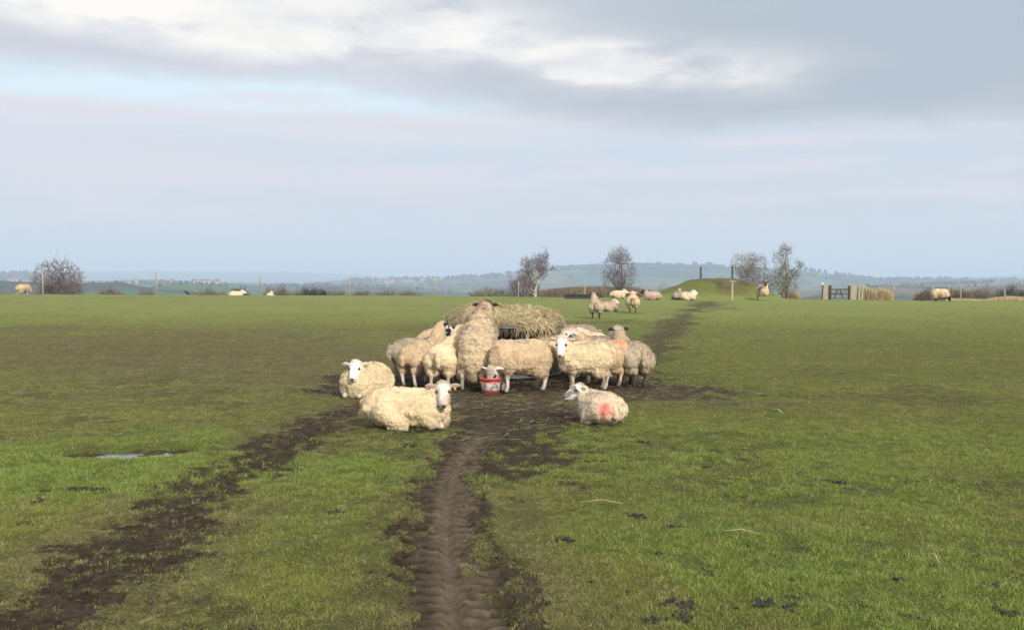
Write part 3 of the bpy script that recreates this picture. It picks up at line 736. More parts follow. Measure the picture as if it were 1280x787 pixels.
    # fleece
    if locks:
        locks = int(locks * 1.9)
        me.calc_loop_triangles(); nt = len(me.loop_triangles); tri_ = np.empty(nt * 3, np.int32); me.loop_triangles.foreach_get('vertices', tri_); tri_ = tri_.reshape(-1, 3)
        ww = woolw[tri_].mean(1); a, b, c = V[tri_[:, 0]], V[tri_[:, 1]], V[tri_[:, 2]]
        cr = np.cross(b - a, c - a); ar = np.linalg.norm(cr, axis=1); pr = ar * (ww > .6); pr = pr / pr.sum()
        idx = rg.choice(nt, locks, p=pr); u = rg.random((locks, 2)); sw = u.sum(1) > 1; u[sw] = 1 - u[sw]
        p = a[idx] + (b - a)[idx] * u[:, :1] + (c - a)[idx] * u[:, 1:]; nn = cr[idx] / ar[idx][:, None]
        back = rot @ np.array((-.35, 0, -1.0)); q = U[tri_[idx, 0]]
        cl = np.stack([n3(q, 20., seed + 30), n3(q, 20., seed + 41), n3(q, 20., seed + 52)], 1) - .5
        g = back + cl * 4.5 + rg.normal(0, .30, (locks, 3)); g = g - nn * (g * nn).sum(1)[:, None]; g /= np.linalg.norm(g, axis=1)[:, None] + 1e-6
        Ln = lock[0] * .95 * s * rg.uniform(.5, 1.3, locks)[:, None]; wd = lock[1] * .62 * s * rg.uniform(.6, 1.3, locks)[:, None]
        side = np.cross(nn, g)
        p0 = p - nn * .006 * s; lift = rg.uniform(.10, .46, locks)[:, None] * alltuft
        p1 = p0 + (g * .45 + nn * (lift + .25)) * Ln * .55; p2 = p1 + (g * .9 + nn * lift * .25) * Ln * .6
        VV = np.stack([p0 - side * wd, p0 + side * wd, p1 + side * wd * .8, p1 - side * wd * .8, p2 + side * wd * .15, p2 - side * wd * .15], 1).reshape(-1, 3)
        VV[:, 2] = np.maximum(VV[:, 2], .003)
        base = np.arange(locks)[:, None] * 6; FF = np.concatenate([base + np.array([0, 1, 2, 3]), base + np.array([3, 2, 4, 5])])
        fm = mesh_np('fleece', VV, FF, True)
        cc = col[tri_[idx, 0]] * rg.uniform(.93, 1.08, locks)[:, None]; cattr(fm, 'Col', np.clip(np.repeat(cc, 6, 0), 0, 1))
        link('fleece', fm, M['fleece'], t)
    if detail:
        for sg in (1, -1):
            iv, fi = ico(2); e = (H + HM @ Vector((.052, sg * .0605, .016)) * hs) * s
            ev = (iv * .0125 * s + np.array(e)) @ rot.T
            link('eye', mesh_np('eye', ev, fi), M['eye'], t)
    if eartag:
        MT = Matrix.Rotation(h, 3, 'Z'); p = MT @ ((H + HM @ Vector((-.008, .108, .018)) * hs) * s); f2 = MT @ HM
        MB().box(p, (.006, .024, .030), f2).build('ear_tag', M['yellow'], t)
    return t

def flock():
    gz_ = lambda x, y: float(field_height(np.array([x]), np.array([y]), field_masks(np.array([x]), np.array([y])))[0])
    def at(px, py):
        p = G(px, py); return (p.x, p.y, p.z - .008)
    def atd(px, d):
        x = (px - 640) / F * d; return (x, d, float(gz(x, d)) - .008)
    WH = (.74, .70, .64); BK = (.025, .02, .02)
    g = 'sheep gathered round the hay feeder'
    gl = 'sheep lying in front of the feeder'
    # --- the three lying in front
    make_sheep('cream sheep lying on the left, its white face turned to the viewer', at(459, 494), -112, head=(.30, .0, .40), look=-93, lookp=-22, pose='lie', s=.98, wool='cream', group=gl, seed=3, dirt=.25, locks=16000, face=(.78, .75, .70), ear=(.62, .46, .38), fat=1.05)
    make_sheep('large cream sheep lying side-on nearest the viewer, face turned with an ear tag', at(508, 533.5), -8, head=(.40, -.05, .40), look=-84, lookp=-22, pose='lie', s=1.0, wool='cream', group=gl, seed=4, dirt=.25, locks=19000, face=(.70, .62, .52), patch=(.50, .42, .34), patchamt=.45, ear=(.42, .30, .23), fat=.94, length=1.24, eartag=True, marks=[((-.16, -.10, .44), .06, (.30, .24, .18), .5), ((.03, -.08, .45), .05, (.30, .24, .18), .5), ((-.40, -.14, .22), .025, (.05, .04, .03), .9)])
    make_sheep('sheep lying with its rump to the viewer and a pink-red spot on its rump', at(752, 528), 112, head=(.38, .17, .41), look=200, lookp=-12, pose='lie', s=.80, wool='pale', group=gl, seed=5, dirt=.10, locks=15000, face=WH, patch=(.20, .17, .16), patchamt=.12, ear=(.74, .62, .50), fat=1.0,
               marks=[((-.36, .14, .25), .11, (.90, .16, .14), .85), ((-.36, .14, .25), .23, (.85, .38, .28), .45)])
    # --- left group, rears to the viewer
    make_sheep('dirty grey-brown sheep at the far left end of the feeding group', atd(518, 14.45), 26, head=(.50, .05, .72), look=40, s=.92, wool='dirty', group=g, seed=6, dirt=.7, locks=9000, legc=(.25, .20, .15), ear=BK)
    make_sheep('tan sheep seen from behind, stretching its neck to the left rim of the feeder', atd(527, 13.75), 54, head=(.58, .06, .88), look=40, s=.94, wool='tan', group=g, seed=7, dirt=.35, locks=11000, face=WH, patch=BK, patchamt=.75, ear=BK, legc=(.72, .66, .58), splay=.13, tail=True)
    make_sheep('short-fleeced sheep seen straight from behind with a faint orange patch on its back', atd(554, 13.45), 84, head=(.52, -.24, .84), look=15, lookp=-35, s=.93, wool='cream', group=g, seed=8, dirt=.5, locks=12000, lock=(.022, .008), face=(.52, .42, .30), ear=(.5, .38, .28), legc=(.58, .50, .38), splay=.125, marks=[((-.14, .0, .72), .13, (.80, .36, .20), .5)], length=1.0)
    make_sheep('sheep behind the left end of the feeder reaching up into the hay', atd(546, 15.5), 12, head=(.48, -.02, .88), look=10, lookp=-10, s=.95, wool='tan', group=g, seed=9, dirt=.2, locks=9000, pitch=22, cz=.56, front=(.42, 0, .36))
    make_sheep('big shaggy sheep climbing upright onto the feeder rim, purple mark on its neck', atd(597, 13.4), 79, head=(.45, -.015, 1.07), look=78, lookp=-22, s=1.04, wool='shag', group=g, seed=10, dirt=.75, locks=26000, lock=(.055, .010), pitch=50, cz=.60, front=(.44, 0, .70), face=WH, patch=BK, patchamt=.6, ear=BK, legc=(.50, .44, .36), fat=1.03, length=1.22, splay=.13,
               marks=[((.30, .0, 1.05), .09, (.40, .08, .20), .95), ((.30, .06, 1.0), .09, (.42, .12, .24), .6)], alltuft=1.2)
    make_sheep('sheep bending down with its head inside the red bucket', atd(652, 13.05), 205, head=(.43, .02, .28), look=235, lookp=-66, s=1.02, wool='tan', group=g, seed=11, dirt=.5, locks=14000, lock=(.03, .010), face=(.66, .60, .50), patch=(.42, .38, .33), patchamt=.4, ear=(.76, .70, .62), legc=(.70, .62, .50), fat=1.04, length=1.1,
               marks=[((.20, .0, .72), .12, (.48, .28, .30), .5), ((.05, 0, .73), .10, (.36, .42, .48), .55)])
    make_sheep('woolly sheep standing side-on, white face looking straight at the viewer', at(731, 488), 192, head=(.35, .05, .68), look=258, lookp=-32, s=.97, wool='cream', group=g, seed=12, dirt=.5, locks=19000, lock=(.036, .011), face=(.76, .72, .66), ear=(.58, .44, .38), legc=(.68, .58, .42), length=.92, fat=1.0, splay=.10)
    make_sheep('tan sheep with an orange patch on its rump behind the side-on sheep', atd(757, 13.75), 148, head=(.50, .0, .72), look=160, s=.97, wool='tan', group=g, seed=13, dirt=.25, locks=10000, legc=(.66, .54, .38), length=1.05, marks=[((-.28, .05, .70), .12, (.85, .28, .12), .8)])
    make_sheep('grey shaggy sheep with black ears and black legs at the right end of the group', atd(789, 13.75), 112, head=(.40, .03, .82), look=112, lookp=-5, s=.93, wool='grey', group=g, seed=14, dirt=.55, locks=15000, lock=(.05, .010), face=(.6, .55, .5), ear=BK, legc=(.10, .08, .07), splay=.11)
    # --- far side of the feeder
    make_sheep('white-faced sheep with a black eye patch pushing its head between the feeder bars', atd(702, 14.6), 178, head=(.44, .0, .76), look=228, lookp=-12, s=.96, wool='cream', group=g, seed=15, dirt=.2, locks=8000, face=(.74, .62, .52), patch=BK, patchamt=.25)
    make_sheep('pale sheep standing beyond the feeder, only its back and an ear showing', atd(716, 16.4), 196, head=(.42, -.05, .70), look=210, s=.96, wool='pale', group=g, seed=16, dirt=.1, locks=7000)
    make_sheep('pale round-rumped sheep beyond the feeder, turned away beside the brown one', atd(736, 15.7), 158, head=(.42, 0, .62), look=170, s=.92, wool='pale', group=g, seed=17, dirt=.1, locks=7000)
    make_sheep('black-faced sheep peering over the feeder rim from the far side', atd(722, 17.1), 190, head=(.50, .05, .85), look=215, lookp=-8, s=.98, wool='brown', group=g, seed=18, dirt=.3, locks=6000, face=BK, ear=(.7, .66, .6))
    make_sheep('brown-backed sheep half hidden behind the orange-marked sheep', atd(745, 14.75), 172, head=(.40, 0, .55), look=180, s=.94, wool='brown', group=g, seed=19, dirt=.3, locks=7000)
    # --- beyond the feeder
    gf = 'sheep scattered across the field beyond the feeder'
    far = dict(voxel=.018, locks=3500, lock=(.05, .016), detail=False, group=gf)
    make_sheep('dark-legged grey sheep standing with its rump to the viewer beyond the feeder', at(745, 398), 86, head=(.40, .1, .82), look=110, s=.95, wool='grey', seed=20, dirt=.6, legc=(.06, .05, .045), face=BK, ear=BK, **far)
    make_sheep('pinkish sheep lying right beside the standing dark-legged one', at(761, 389), 25, head=(.30, -.0, .46), look=20, pose='lie', s=.90, wool='pink', seed=21, dirt=.1, **far)
    make_sheep('tan sheep with a brown tail patch standing by the muddy path', at(791, 391), 82, head=(.36, .0, .72), look=82, s=.98, wool='cream', seed=22, dirt=.5, legc=(.16, .12, .10), marks=[((-.40, 0, .5), .12, (.20, .12, .07), .8)], **far)
    vf = dict(voxel=.028, locks=1200, lock=(.06, .025), detail=False, group='sheep near the crest of the field')
    make_sheep('sheep lying alone to the left of the mound', atd(772, 57.5), 10, head=(.40, 0, .42), pose='lie', s=1.1, wool='cream', seed=23, **vf)
    make_sheep('sheep lying with a dark face at the left foot of the mound', atd(816, 54.5), 172, head=(.40, 0, .46), pose='lie', s=1.15, wool='pink', seed=24, face=BK, **vf)
    make_sheep('dark-faced sheep of the pair lying against the mound', atd(847, 55), 60, head=(.36, 0, .52), pose='lie', s=1.05, wool='dirty', seed=25, face=BK, patch=WH, patchamt=.3, **vf)
    make_sheep('paler sheep of the pair lying against the mound', atd(860, 54), -15, head=(.30, .0, .44), pose='lie', s=1.1, wool='pale', seed=26, **vf)
    make_sheep('brown-headed sheep walking toward the viewer at the right foot of the mound', atd(953, 55), -80, head=(.35, 0, .86), look=-100, s=1.2, wool='cream', seed=27, face=(.07, .05, .04), ear=(.07, .05, .04), legc=(.4, .33, .25), marks=[((0.1, -.2, .6), .3, (.12, .08, .06), .8)], **vf)
    make_sheep('lone sheep on the skyline left of the spreading bare tree', atd(29, 64), 60, head=(.42, 0, .45), look=70, lookp=-40, s=1.12, wool='tan', seed=28, **vf)
    make_sheep('black-faced black-legged sheep grazing near the right edge', atd(1175, 58), -40, head=(.48, 0, .26), look=-20, lookp=-60, s=1.1, wool='cream', seed=29, face=BK, ear=BK, legc=(.04, .035, .03), **vf)
    make_sheep('sheep lying just behind the crest by the dark round bush, only its back showing', atd(295, 69), 5, head=(.40, 0, .42), pose='lie', s=1.2, wool='pale', seed=30, **vf)
    make_sheep('sheep lying behind the crest close right of the third fence post, barely showing', atd(338, 69), 90, head=(.36, 0, .44), pose='lie', s=1.0, wool='pale', seed=31, **vf)
flock()

# ---------------------------------------------------------------- ring feeder and hay
FX, FY, FR = (624 - 640) / F * 15.3, 15.3, .98
FZ = float(gz(FX, FY)) - .02
def build_feeder():
    t = thing('ring_feeder', 'grey tubular steel ring feeder heaped with hay among the sheep', 'feeder', (FX, FY, FZ))
    circ = lambda r, z, n=48: [(r * math.cos(2 * math.pi * i / n), r * math.sin(2 * math.pi * i / n), z) for i in range(n)]
    MB().tube(circ(FR, .80), .022, 8, closed=True).build('top_rim', M['galv'], t, True)
    MB().tube(circ(FR, .45), .018, 8, closed=True).build('middle_rim', M['galv'], t, True)
    MB().tube(circ(FR, .05), .020, 8, closed=True).build('bottom_rim', M['galv'], t, True)
    MB().lathe([(FR - .012, .05), (FR - .012, .45), (FR - .020, .45), (FR - .020, .05), (FR - .012, .05)], 48).build('skirt_panel', M['rust'], t, True)
    n = 14
    for i in range(n):
        a = 2 * math.pi * (i + .3) / n; p = Vector((FR * math.cos(a), FR * math.sin(a), 0)); b = a + .16
        MB().tube([p + Vector((0, 0, .45)), p + Vector((0, 0, .80))], .014, 6).build('bar', M['galv'], t, True)
    # hay
    def hay_blob(name, blobs, seed, parent, nst, colr, lim=None):
        B = Body()
        for c, r, sc in blobs: B.ball(c, r, 'h', Matrix.Diagonal(sc))
        me = fuse(name, B, .030, 6); n = len(me.vertices); V = np.empty(n * 3, np.float32); me.vertices.foreach_get('co', V); V = V.reshape(-1, 3)
        no = np.empty(n * 3, np.float32); me.vertices.foreach_get('normal', no); no = no.reshape(-1, 3)
        V += no * (((n3(V, 3.2, seed) - .5) * .22) + (n3(V, 8., seed + 1) - .5) * .14 + (n3(V, 26., seed + 2) - .5) * .05)[:, None]
        rr_ = np.hypot(V[:, 0], V[:, 1]); lowm = V[:, 2] < .74; k = np.where(lowm & (rr_ > FR - .03), (FR - .03) / np.maximum(rr_, .01), 1); V[:, 0] *= k; V[:, 1] *= k
        me.vertices.foreach_set('co', V.ravel().astype(np.float32)); me.update()
        q = n3(V, 5., seed + 4)[:, None]; q2 = n3(V, 17., seed + 6)[:, None]; col = np.array(colr) * (.75 + .7 * (q - .3) + .5 * (q2 - .5)); undershade = sst(V[:, 2:3] + .14 * (q2 - .5), .84, .74); col = col * (1 - undershade) + np.array((.022, .018, .014)) * undershade; cattr(me, 'Col', np.clip(col, 0, 1))  # shade beneath the heap is painted into the hay colour, near black low down
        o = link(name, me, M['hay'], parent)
        rg = np.random.default_rng(seed); ii = rg.integers(0, n, nst); p = V[ii]; nn = no[ii]
        g = np.stack([n3(p, 6., s_) - .5 for s_ in (seed + 11, seed + 12, seed + 13)], 1) * 3.5 + rg.normal(0, 1.1, (nst, 3)) + np.array((0, 0, -.35)); g -= nn * (g * nn).sum(1)[:, None]; g /= np.linalg.norm(g, axis=1)[:, None]
        L = rg.uniform(.03, .22, nst)[:, None] * rg.uniform(.6, 1.2, nst)[:, None]; w = rg.uniform(.0016, .0042, nst)[:, None]; sd = np.cross(nn, g)
        p0 = p - nn * .008; p1 = p0 + g * L * .5 + nn * rg.uniform(.0, .10, nst)[:, None] * L * 2.2; p2 = p1 + g * L * .5 + np.array((0, 0, -1)) * L * .18 + nn * rg.uniform(-.05, .25, nst)[:, None] * L
        VV = np.stack([p0 - sd * w, p0 + sd * w, p1 + sd * w, p1 - sd * w, p2 + sd * w * .5, p2 - sd * w * .5], 1).reshape(-1, 3)
        base = np.arange(nst)[:, None] * 6; sm = mesh_np('stalks', VV, np.concatenate([base + np.array([0, 1, 2, 3]), base + np.array([3, 2, 4, 5])]), False)
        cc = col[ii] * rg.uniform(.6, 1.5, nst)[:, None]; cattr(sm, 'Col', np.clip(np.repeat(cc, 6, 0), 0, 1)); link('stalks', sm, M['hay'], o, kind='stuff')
        return o
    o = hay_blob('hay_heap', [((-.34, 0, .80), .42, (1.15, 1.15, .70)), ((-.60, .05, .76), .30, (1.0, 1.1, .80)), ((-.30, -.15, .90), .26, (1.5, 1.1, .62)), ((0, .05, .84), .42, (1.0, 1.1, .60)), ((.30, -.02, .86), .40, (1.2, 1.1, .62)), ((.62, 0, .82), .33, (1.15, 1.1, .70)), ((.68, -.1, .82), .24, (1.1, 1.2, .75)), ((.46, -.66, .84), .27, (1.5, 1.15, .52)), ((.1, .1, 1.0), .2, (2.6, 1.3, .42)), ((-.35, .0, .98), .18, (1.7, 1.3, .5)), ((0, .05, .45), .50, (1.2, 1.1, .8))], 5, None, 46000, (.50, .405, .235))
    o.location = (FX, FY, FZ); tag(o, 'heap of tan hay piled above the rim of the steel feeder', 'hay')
build_feeder()

def build_bucket():
    p = Vector((-.285, 12.80, float(gz(-.285, 12.8)))); t = thing('bucket', 'red bucket with a worn white band, a sheep feeding from it', 'bucket', (p.x, p.y, p.z - .005)); t.scale = (.9, .9, .95)
    def redm(tn, pr, out):
        tc = tn.n('ShaderNodeTexCoord'); n = tn.noise(tc.outputs['Object'], 22, 5, .6); sp = tn.n('ShaderNodeSeparateXYZ'); tn.L(tc.outputs['Object'], sp.inputs[0])
        c = tn.mix(tn.ss(n, .45, .65, 0, .8), (.50, .055, .045), (.24, .085, .065)); c = tn.mix(tn.m('MULTIPLY', tn.ss(sp.outputs[2], .09, .0), tn.ss(n, .35, .6)), c, (.07, .05, .035))
        tn.L(c, pr.inputs['Base Color']); pr.inputs['Roughness'].default_value = .45
    rm = mat('red_plastic', redm)
    MB().lathe([(.0, .0), (.118, .0), (.122, .006), (.153, .215), (.148, .215), (.116, .012), (0, .012)], 32).build('pail', rm, t, True)
    MB().lathe([(.151, .196), (.163, .198), (.165, .222), (.160, .232), (.149, .230), (.147, .214)], 32).build('rim', rm, t, True)
    def wm(tn, pr, out):
        tc = tn.n('ShaderNodeTexCoord'); n = tn.noise(tc.outputs['Object'], 17, 5, .7); n2 = tn.noise(tc.outputs['Object'], 40, 3, .6)
        c = tn.mix(tn.ss(n, .48, .56), (.66, .62, .58), (.30, .20, .17)); c = tn.mix(tn.ss(n2, .55, .62, 0, .8), c, (.16, .11, .09)); tn.L(c, pr.inputs['Base Color']); pr.inputs['Roughness'].default_value = .7
    MB().lathe([(.1275, .045), (.1475, .165)], 32).build('band', mat('worn_white_band', wm), t, True)
    MB().tube([(.158 * math.cos(a), -.02 - .158 * abs(math.sin(a)) * .0 + .165 * math.sin(a) * -1, .20 - .10 * math.sin(a)) for a in [math.pi * i / 14 for i in range(15)]], .0035, 6).build('handle', M['wire'], t, True)
build_bucket()

# ---------------------------------------------------------------- fences, gate, posts on the crest
def post_mesh(h, w, rnd=False, seed=0):
    m = MB(); random.seed(seed)
    if rnd: m.tube([(0, 0, -.5), (.005, 0, h * .5), (random.uniform(-.02, .02), 0, h), (0, 0, h + .015)], [w / 2, w / 2, w / 2 * .95, w / 3], 9)
    else: m.box((0, 0, (h - .5) / 2), (w, w, h + .5), j=.004)
    return m.mesh('post', rnd)
def build_fences():
    def fence(label, spots, mt, wires=True):
        x0, d0 = spots[0][0], spots[0][2]; t = thing('wire_fence', label, 'fence', (0, 0, 0))
        tops = []
        for px, ptop, d in spots:
            p = Zat(px, ptop, d); g = float(gz(p.x, p.y)); link('post', post_mesh(p.z - g, .11, True, int(px)), mt, t, (p.x, p.y, g)); tops.append((p, g))
        for hz in (.25, .6, .95):
            m = MB()
            for (a, ga), (b, gb) in zip(tops[:-1], tops[1:]):
                m.tube([(a.x, a.y - .06, ga + hz), ((a.x + b.x) / 2, (a.y + b.y) / 2 - .06, (ga + gb) / 2 + hz - .02), (b.x, b.y - .06, gb + hz)], .0025, 4)
            m.build('wire', M['wire'], t)
    fence('long wire fence of widely spaced wooden posts along the left and middle skyline', [(-80, 334, 60), (53, 338, 62), (195, 341, 63), (326, 344.5, 64), (436.5, 346, 65), (543, 349, 66), (648, 352.5, 66.5), (731, 352.5, 67)], M['post'])
    fence('short wire fence with thin posts behind the sheep grazing at the right', [(1117, 356, 64), (1166, 358, 64), (1186, 358, 64), (1201, 356, 64), (1256, 362, 65), (1300, 360, 65)], M['post'])
    def lone(name, label, px, ptop, d, w, mt, cat='post', h=None, group=None):
        p = Zat(px, ptop, d); g = float(gz(p.x, p.y)); o = link(name, post_mesh(p.z - g, w, False, int(px)), mt, None, (p.x, p.y, g)); tag(o, label, cat, group); return p, g
    lone('post', 'dark post standing alone on top of the mound, at its left', 876, 333, 60, .10, M['blackpost'], group='dark posts on the mound')
    lone('post', 'dark post on the mound just left of the spreading shrub', 915.5, 332, 60, .10, M['blackpost'], group='dark posts on the mound')
    p = Zat(915.5, 350.5, 54.5); g = float(gz(p.x, p.y)); t = thing('marker_post', 'short pale post with a small cross piece in front of the mound', 'post', (p.x, p.y, g))
    link('post', post_mesh(p.z - g, .10, False, 3), M['palewood'], t); MB().box((0, -.06, p.z - g - .03), (.42, .03, .05)).build('cross_piece', M['post'], t)
    # the gateway
    D = 60.
    def gx(px): return (px - 640) / F * D
    gy = float(gz(gx(1049), D))
    t = thing('wooden_gate', 'dark wooden gate with two rails and an inverted V brace', 'gate', (gx(1049), D, gy))
    L, Rr = gx(1037.5) - gx(1049), gx(1061.5) - gx(1049)
    zt = Zat(1049, 361.5, D).z - gy; zm = Zat(1049, 367.5, D).z - gy
    for x, tp in ((L, 356.5), (Rr, 357)): MB().box((x, 0, (Zat(1049, tp, D).z - gy - .4) / 2), (.13, .13, Zat(1049, tp, D).z - gy + .4)).build('post', M['darkwood'], t)
    for z in (zt, zm): MB().bar((L, -.02, z), (Rr, -.02, z), .05, .07).build('rail', M['darkwood'], t)
    for q in (-1, 1): MB().bar((L * .1 + q * .07, -.075, zt), (L * .1 + q * .26, -.075, .10), .05, .06).build('brace', M['darkwood'], t)
    def palings(label, pa, pb, ptop, extra, group):
        x0, x1 = gx(pa), gx(pb); tt = thing('board_fence', label, 'fence', ((x0 + x1) / 2, D + .02, gy), 0, group)
        n = max(3, int((x1 - x0) / .105)); h = Zat(pa, ptop, D).z - gy
        for i in range(n):
            random.seed(i + int(pa)); w = (x1 - x0) / n
            MB().box((x0 - (x0 + x1) / 2 + w * (i + .5), 0, (h - .2) / 2 + random.uniform(-.02, .02)), (w * .86, .022, h + .2), j=.003).build('board', M['palewood'], tt)
        for z in (h * .25, h * .8): MB().box((0, .035, z), (x1 - x0, .04, .08)).build('rail', M['palewood'], tt)
        for ex, tp, mt, w, lean in extra:
            zz = Zat(ex, tp, D).z - gy; xx = gx(ex) - (x0 + x1) / 2; MB().bar((xx, -.075, -.3), (xx + lean, -.075, zz), w, w).build('post', mt, tt)
    palings('pale boarded panel with a white-topped post left of the dark gate', 1028.5, 1036, 355, [(1027.3, 355, M['darkwood'], .07, .03)], 'boarded panels beside the gate')
    palings('pale boarded panel with two leaning posts right of the dark gate', 1063, 1073, 356, [(1072.5, 355.5, M['palewood'], .09, .09), (1076, 355.5, M['palewood'], .09, .12)], 'boarded panels beside the gate')
    p = Zat(1027.6, 354.5, D); o = MB().box((0, 0, 0), (.10, .05, .13)).build('sign_plate', M['white'], None, loc=(p.x, p.y - .08, p.z)); tag(o, 'small white plate on the post left of the boarded panel', 'sign')
    p = Zat(1099.5, 358, 61); g = float(gz(p.x, p.y)); o = link('post', post_mesh(p.z - g, .12, True, 1), M['post'], None, (p.x, p.y, g)); tag(o, 'grey round post standing in the pale reeds', 'post')
    # low black trough
    p = Zat(726, 371, 57); g = float(gz(p.x, p.y)); t = thing('water_trough', 'long low black trough on the crest between the two bare trees', 'trough', (p.x, p.y, g))
    m = MB(); m.box((0, .26, .10), (1.9, .04, .24)); m.box((0, -.26, .10), (1.9, .04, .24)); m.box((-.93, 0, .10), (.04, .478, .24)); m.box((.93, 0, .10), (.04, .478, .24)); m.box((0, 0, .03), (1.81, .47, .04)); m.build('trough_body', M['blackplastic'], t)
    m = MB()
    m.tube([(-.97, -.29, .225), (.97, -.29, .225), (.97, .29, .225), (-.97, .29, .225)], .02, 6, closed=True); m.build('lip', M['blackplastic'], t, True)
build_fences()

# ---------------------------------------------------------------- bare trees
def grow(seed, W, H, stems, env, n, trunk_r, tip_r, side=.8, thick=.03, down=.35):
    """fills an uneven crown envelope with targets and joins each to the nearest limb; radii follow the number of twigs carried"""
    rg = np.random.default_rng(seed); P = []; par = []
    for st in stems:
        prev = -1; pts = smooth_poly([(x, z) for x, z in st], 4)
        yy = rg.normal(0, .04) * W
        for k, (x, z) in enumerate(pts): P.append((x * W + rg.normal(0, .006) * W, yy * k * .5, z * H)); par.append(prev); prev = len(P) - 1
    T = []; wts = np.array([e[2] * e[3] for e in env]); wts = wts / wts.sum()
    while len(T) < n:
        e = env[rg.choice(len(env), p=wts)]; q = rg.normal(0, 1, 3); q /= np.linalg.norm(q); q *= rg.random() ** .42
        p = np.array(((e[0] + q[0] * e[2]) * W, q[1] * e[2] * W * side, (e[1] + q[2] * e[3]) * H))
        if p[2] < .03 * H or (n3(p[None] / W * 3, 1.7, seed)[0] < .34): continue
        T.append(p)
    T = np.array(T); b = np.array(P[0]); T = T[np.argsort(np.linalg.norm((T - b) * (1, 1, .8), axis=1))]
    A = np.zeros((len(P) + 3 * n, 3)); A[:len(P)] = P; D = np.zeros_like(A); m = len(P)
    for i in range(m): D[i] = (A[i] - A[par[i]]) if par[i] >= 0 else (0, 0, 1)
    for t in T:
        v = t - A[:m]; L = np.linalg.norm(v, axis=1) + 1e-6; cs = (v * D[:m]).sum(1) / (L * (np.linalg.norm(D[:m], axis=1) + 1e-6))
        cost = L * (1.75 - cs) + down * np.maximum(0, -v[:, 2]); i = int(cost.argmin()); l = L[i]
        if l > .22 * H: continue
        d0 = D[i] / (np.linalg.norm(D[i]) + 1e-9); m1 = A[i] + v[i] * .45 + d0 * l * .16 + rg.normal(0, .02, 3) * l
        A[m] = m1; D[m] = m1 - A[i]; par.append(i); A[m + 1] = t; D[m + 1] = t - m1; par.append(m); m += 2
    cnt = np.zeros(m); hasc = np.zeros(m, bool)
    for i in range(m - 1, -1, -1):
        if not hasc[i]: cnt[i] = 1
        if par[i] >= 0: cnt[par[i]] += cnt[i]; hasc[par[i]] = True
    R_ = np.maximum(tip_r, trunk_r * (cnt / cnt.max()) ** .52)
    th, tn = [], []
    for i in range(m):
        if par[i] < 0: continue
        p = par[i]; seg = ([Vector(A[p]), Vector(A[i])], [min(R_[p], R_[i] * 1.25), R_[i]]); (th if cnt[i] > thick * cnt.max() else tn).append(seg)
        if not hasc[i]:                                   # a spray of fine twigs at every tip
            for _ in range(2):
                dd = D[i] / (np.linalg.norm(D[i]) + 1e-9) + rg.normal(0, .55, 3) + np.array((0, 0, .25)); e = A[i] + dd * .055 * H * rg.uniform(.5, 1.2); tn.append(([Vector(A[i]), Vector(e)], [tip_r, tip_r * .5]))
    return th, tn
def tubes_np(br, k):
    V = []; Fc = []; o = 0; ang = np.arange(k) * 2 * np.pi / k
    for pts, rs in br:
        P = np.array([p[:] for p in pts]); r = np.array(rs); d = P[-1] - P[0]; d /= np.linalg.norm(d) + 1e-9
        s = np.cross(d, (0, 0, 1) if abs(d[2]) < .9 else (1, 0, 0)); s /= np.linalg.norm(s); u = np.cross(d, s)
        ring = np.cos(ang)[:, None] * s + np.sin(ang)[:, None] * u
        V.append((P[:, None, :] + ring[None] * r[:, None, None]).reshape(-1, 3)); n = len(P)
        i = np.arange(n - 1)[:, None] * k; j = np.arange(k)[None]; j2 = (j + 1) % k
        Fc.append(np.stack([i + j, i + j2, i + k + j2, i + k + j], -1).reshape(-1, 4) + o); o += n * k
    return np.concatenate(V), np.concatenate(Fc)
def tree(name, label, cat, px, pbase, ptop, wpx, d, bark, twig, seed, group=None, **kw):
    """a bare tree whose height and width follow the size it has in the field"""
    p = Zat(px, pbase, d); g = float(ground_z(p.x, p.y)); H = Zat(px, ptop, d).z - g; W = wpx / F * d
    th, tn = grow(seed, W, H, **kw)
    t = thing(name, label, cat, (p.x, p.y, g - .08), 0, group)
    for nm, br, k, m_ in (('trunk', th, 6, bark), ('crown', tn, 3, twig)):
        V, Fc = tubes_np(br, k); link(nm, mesh_np(nm, V, Fc), m_, t)
    return t
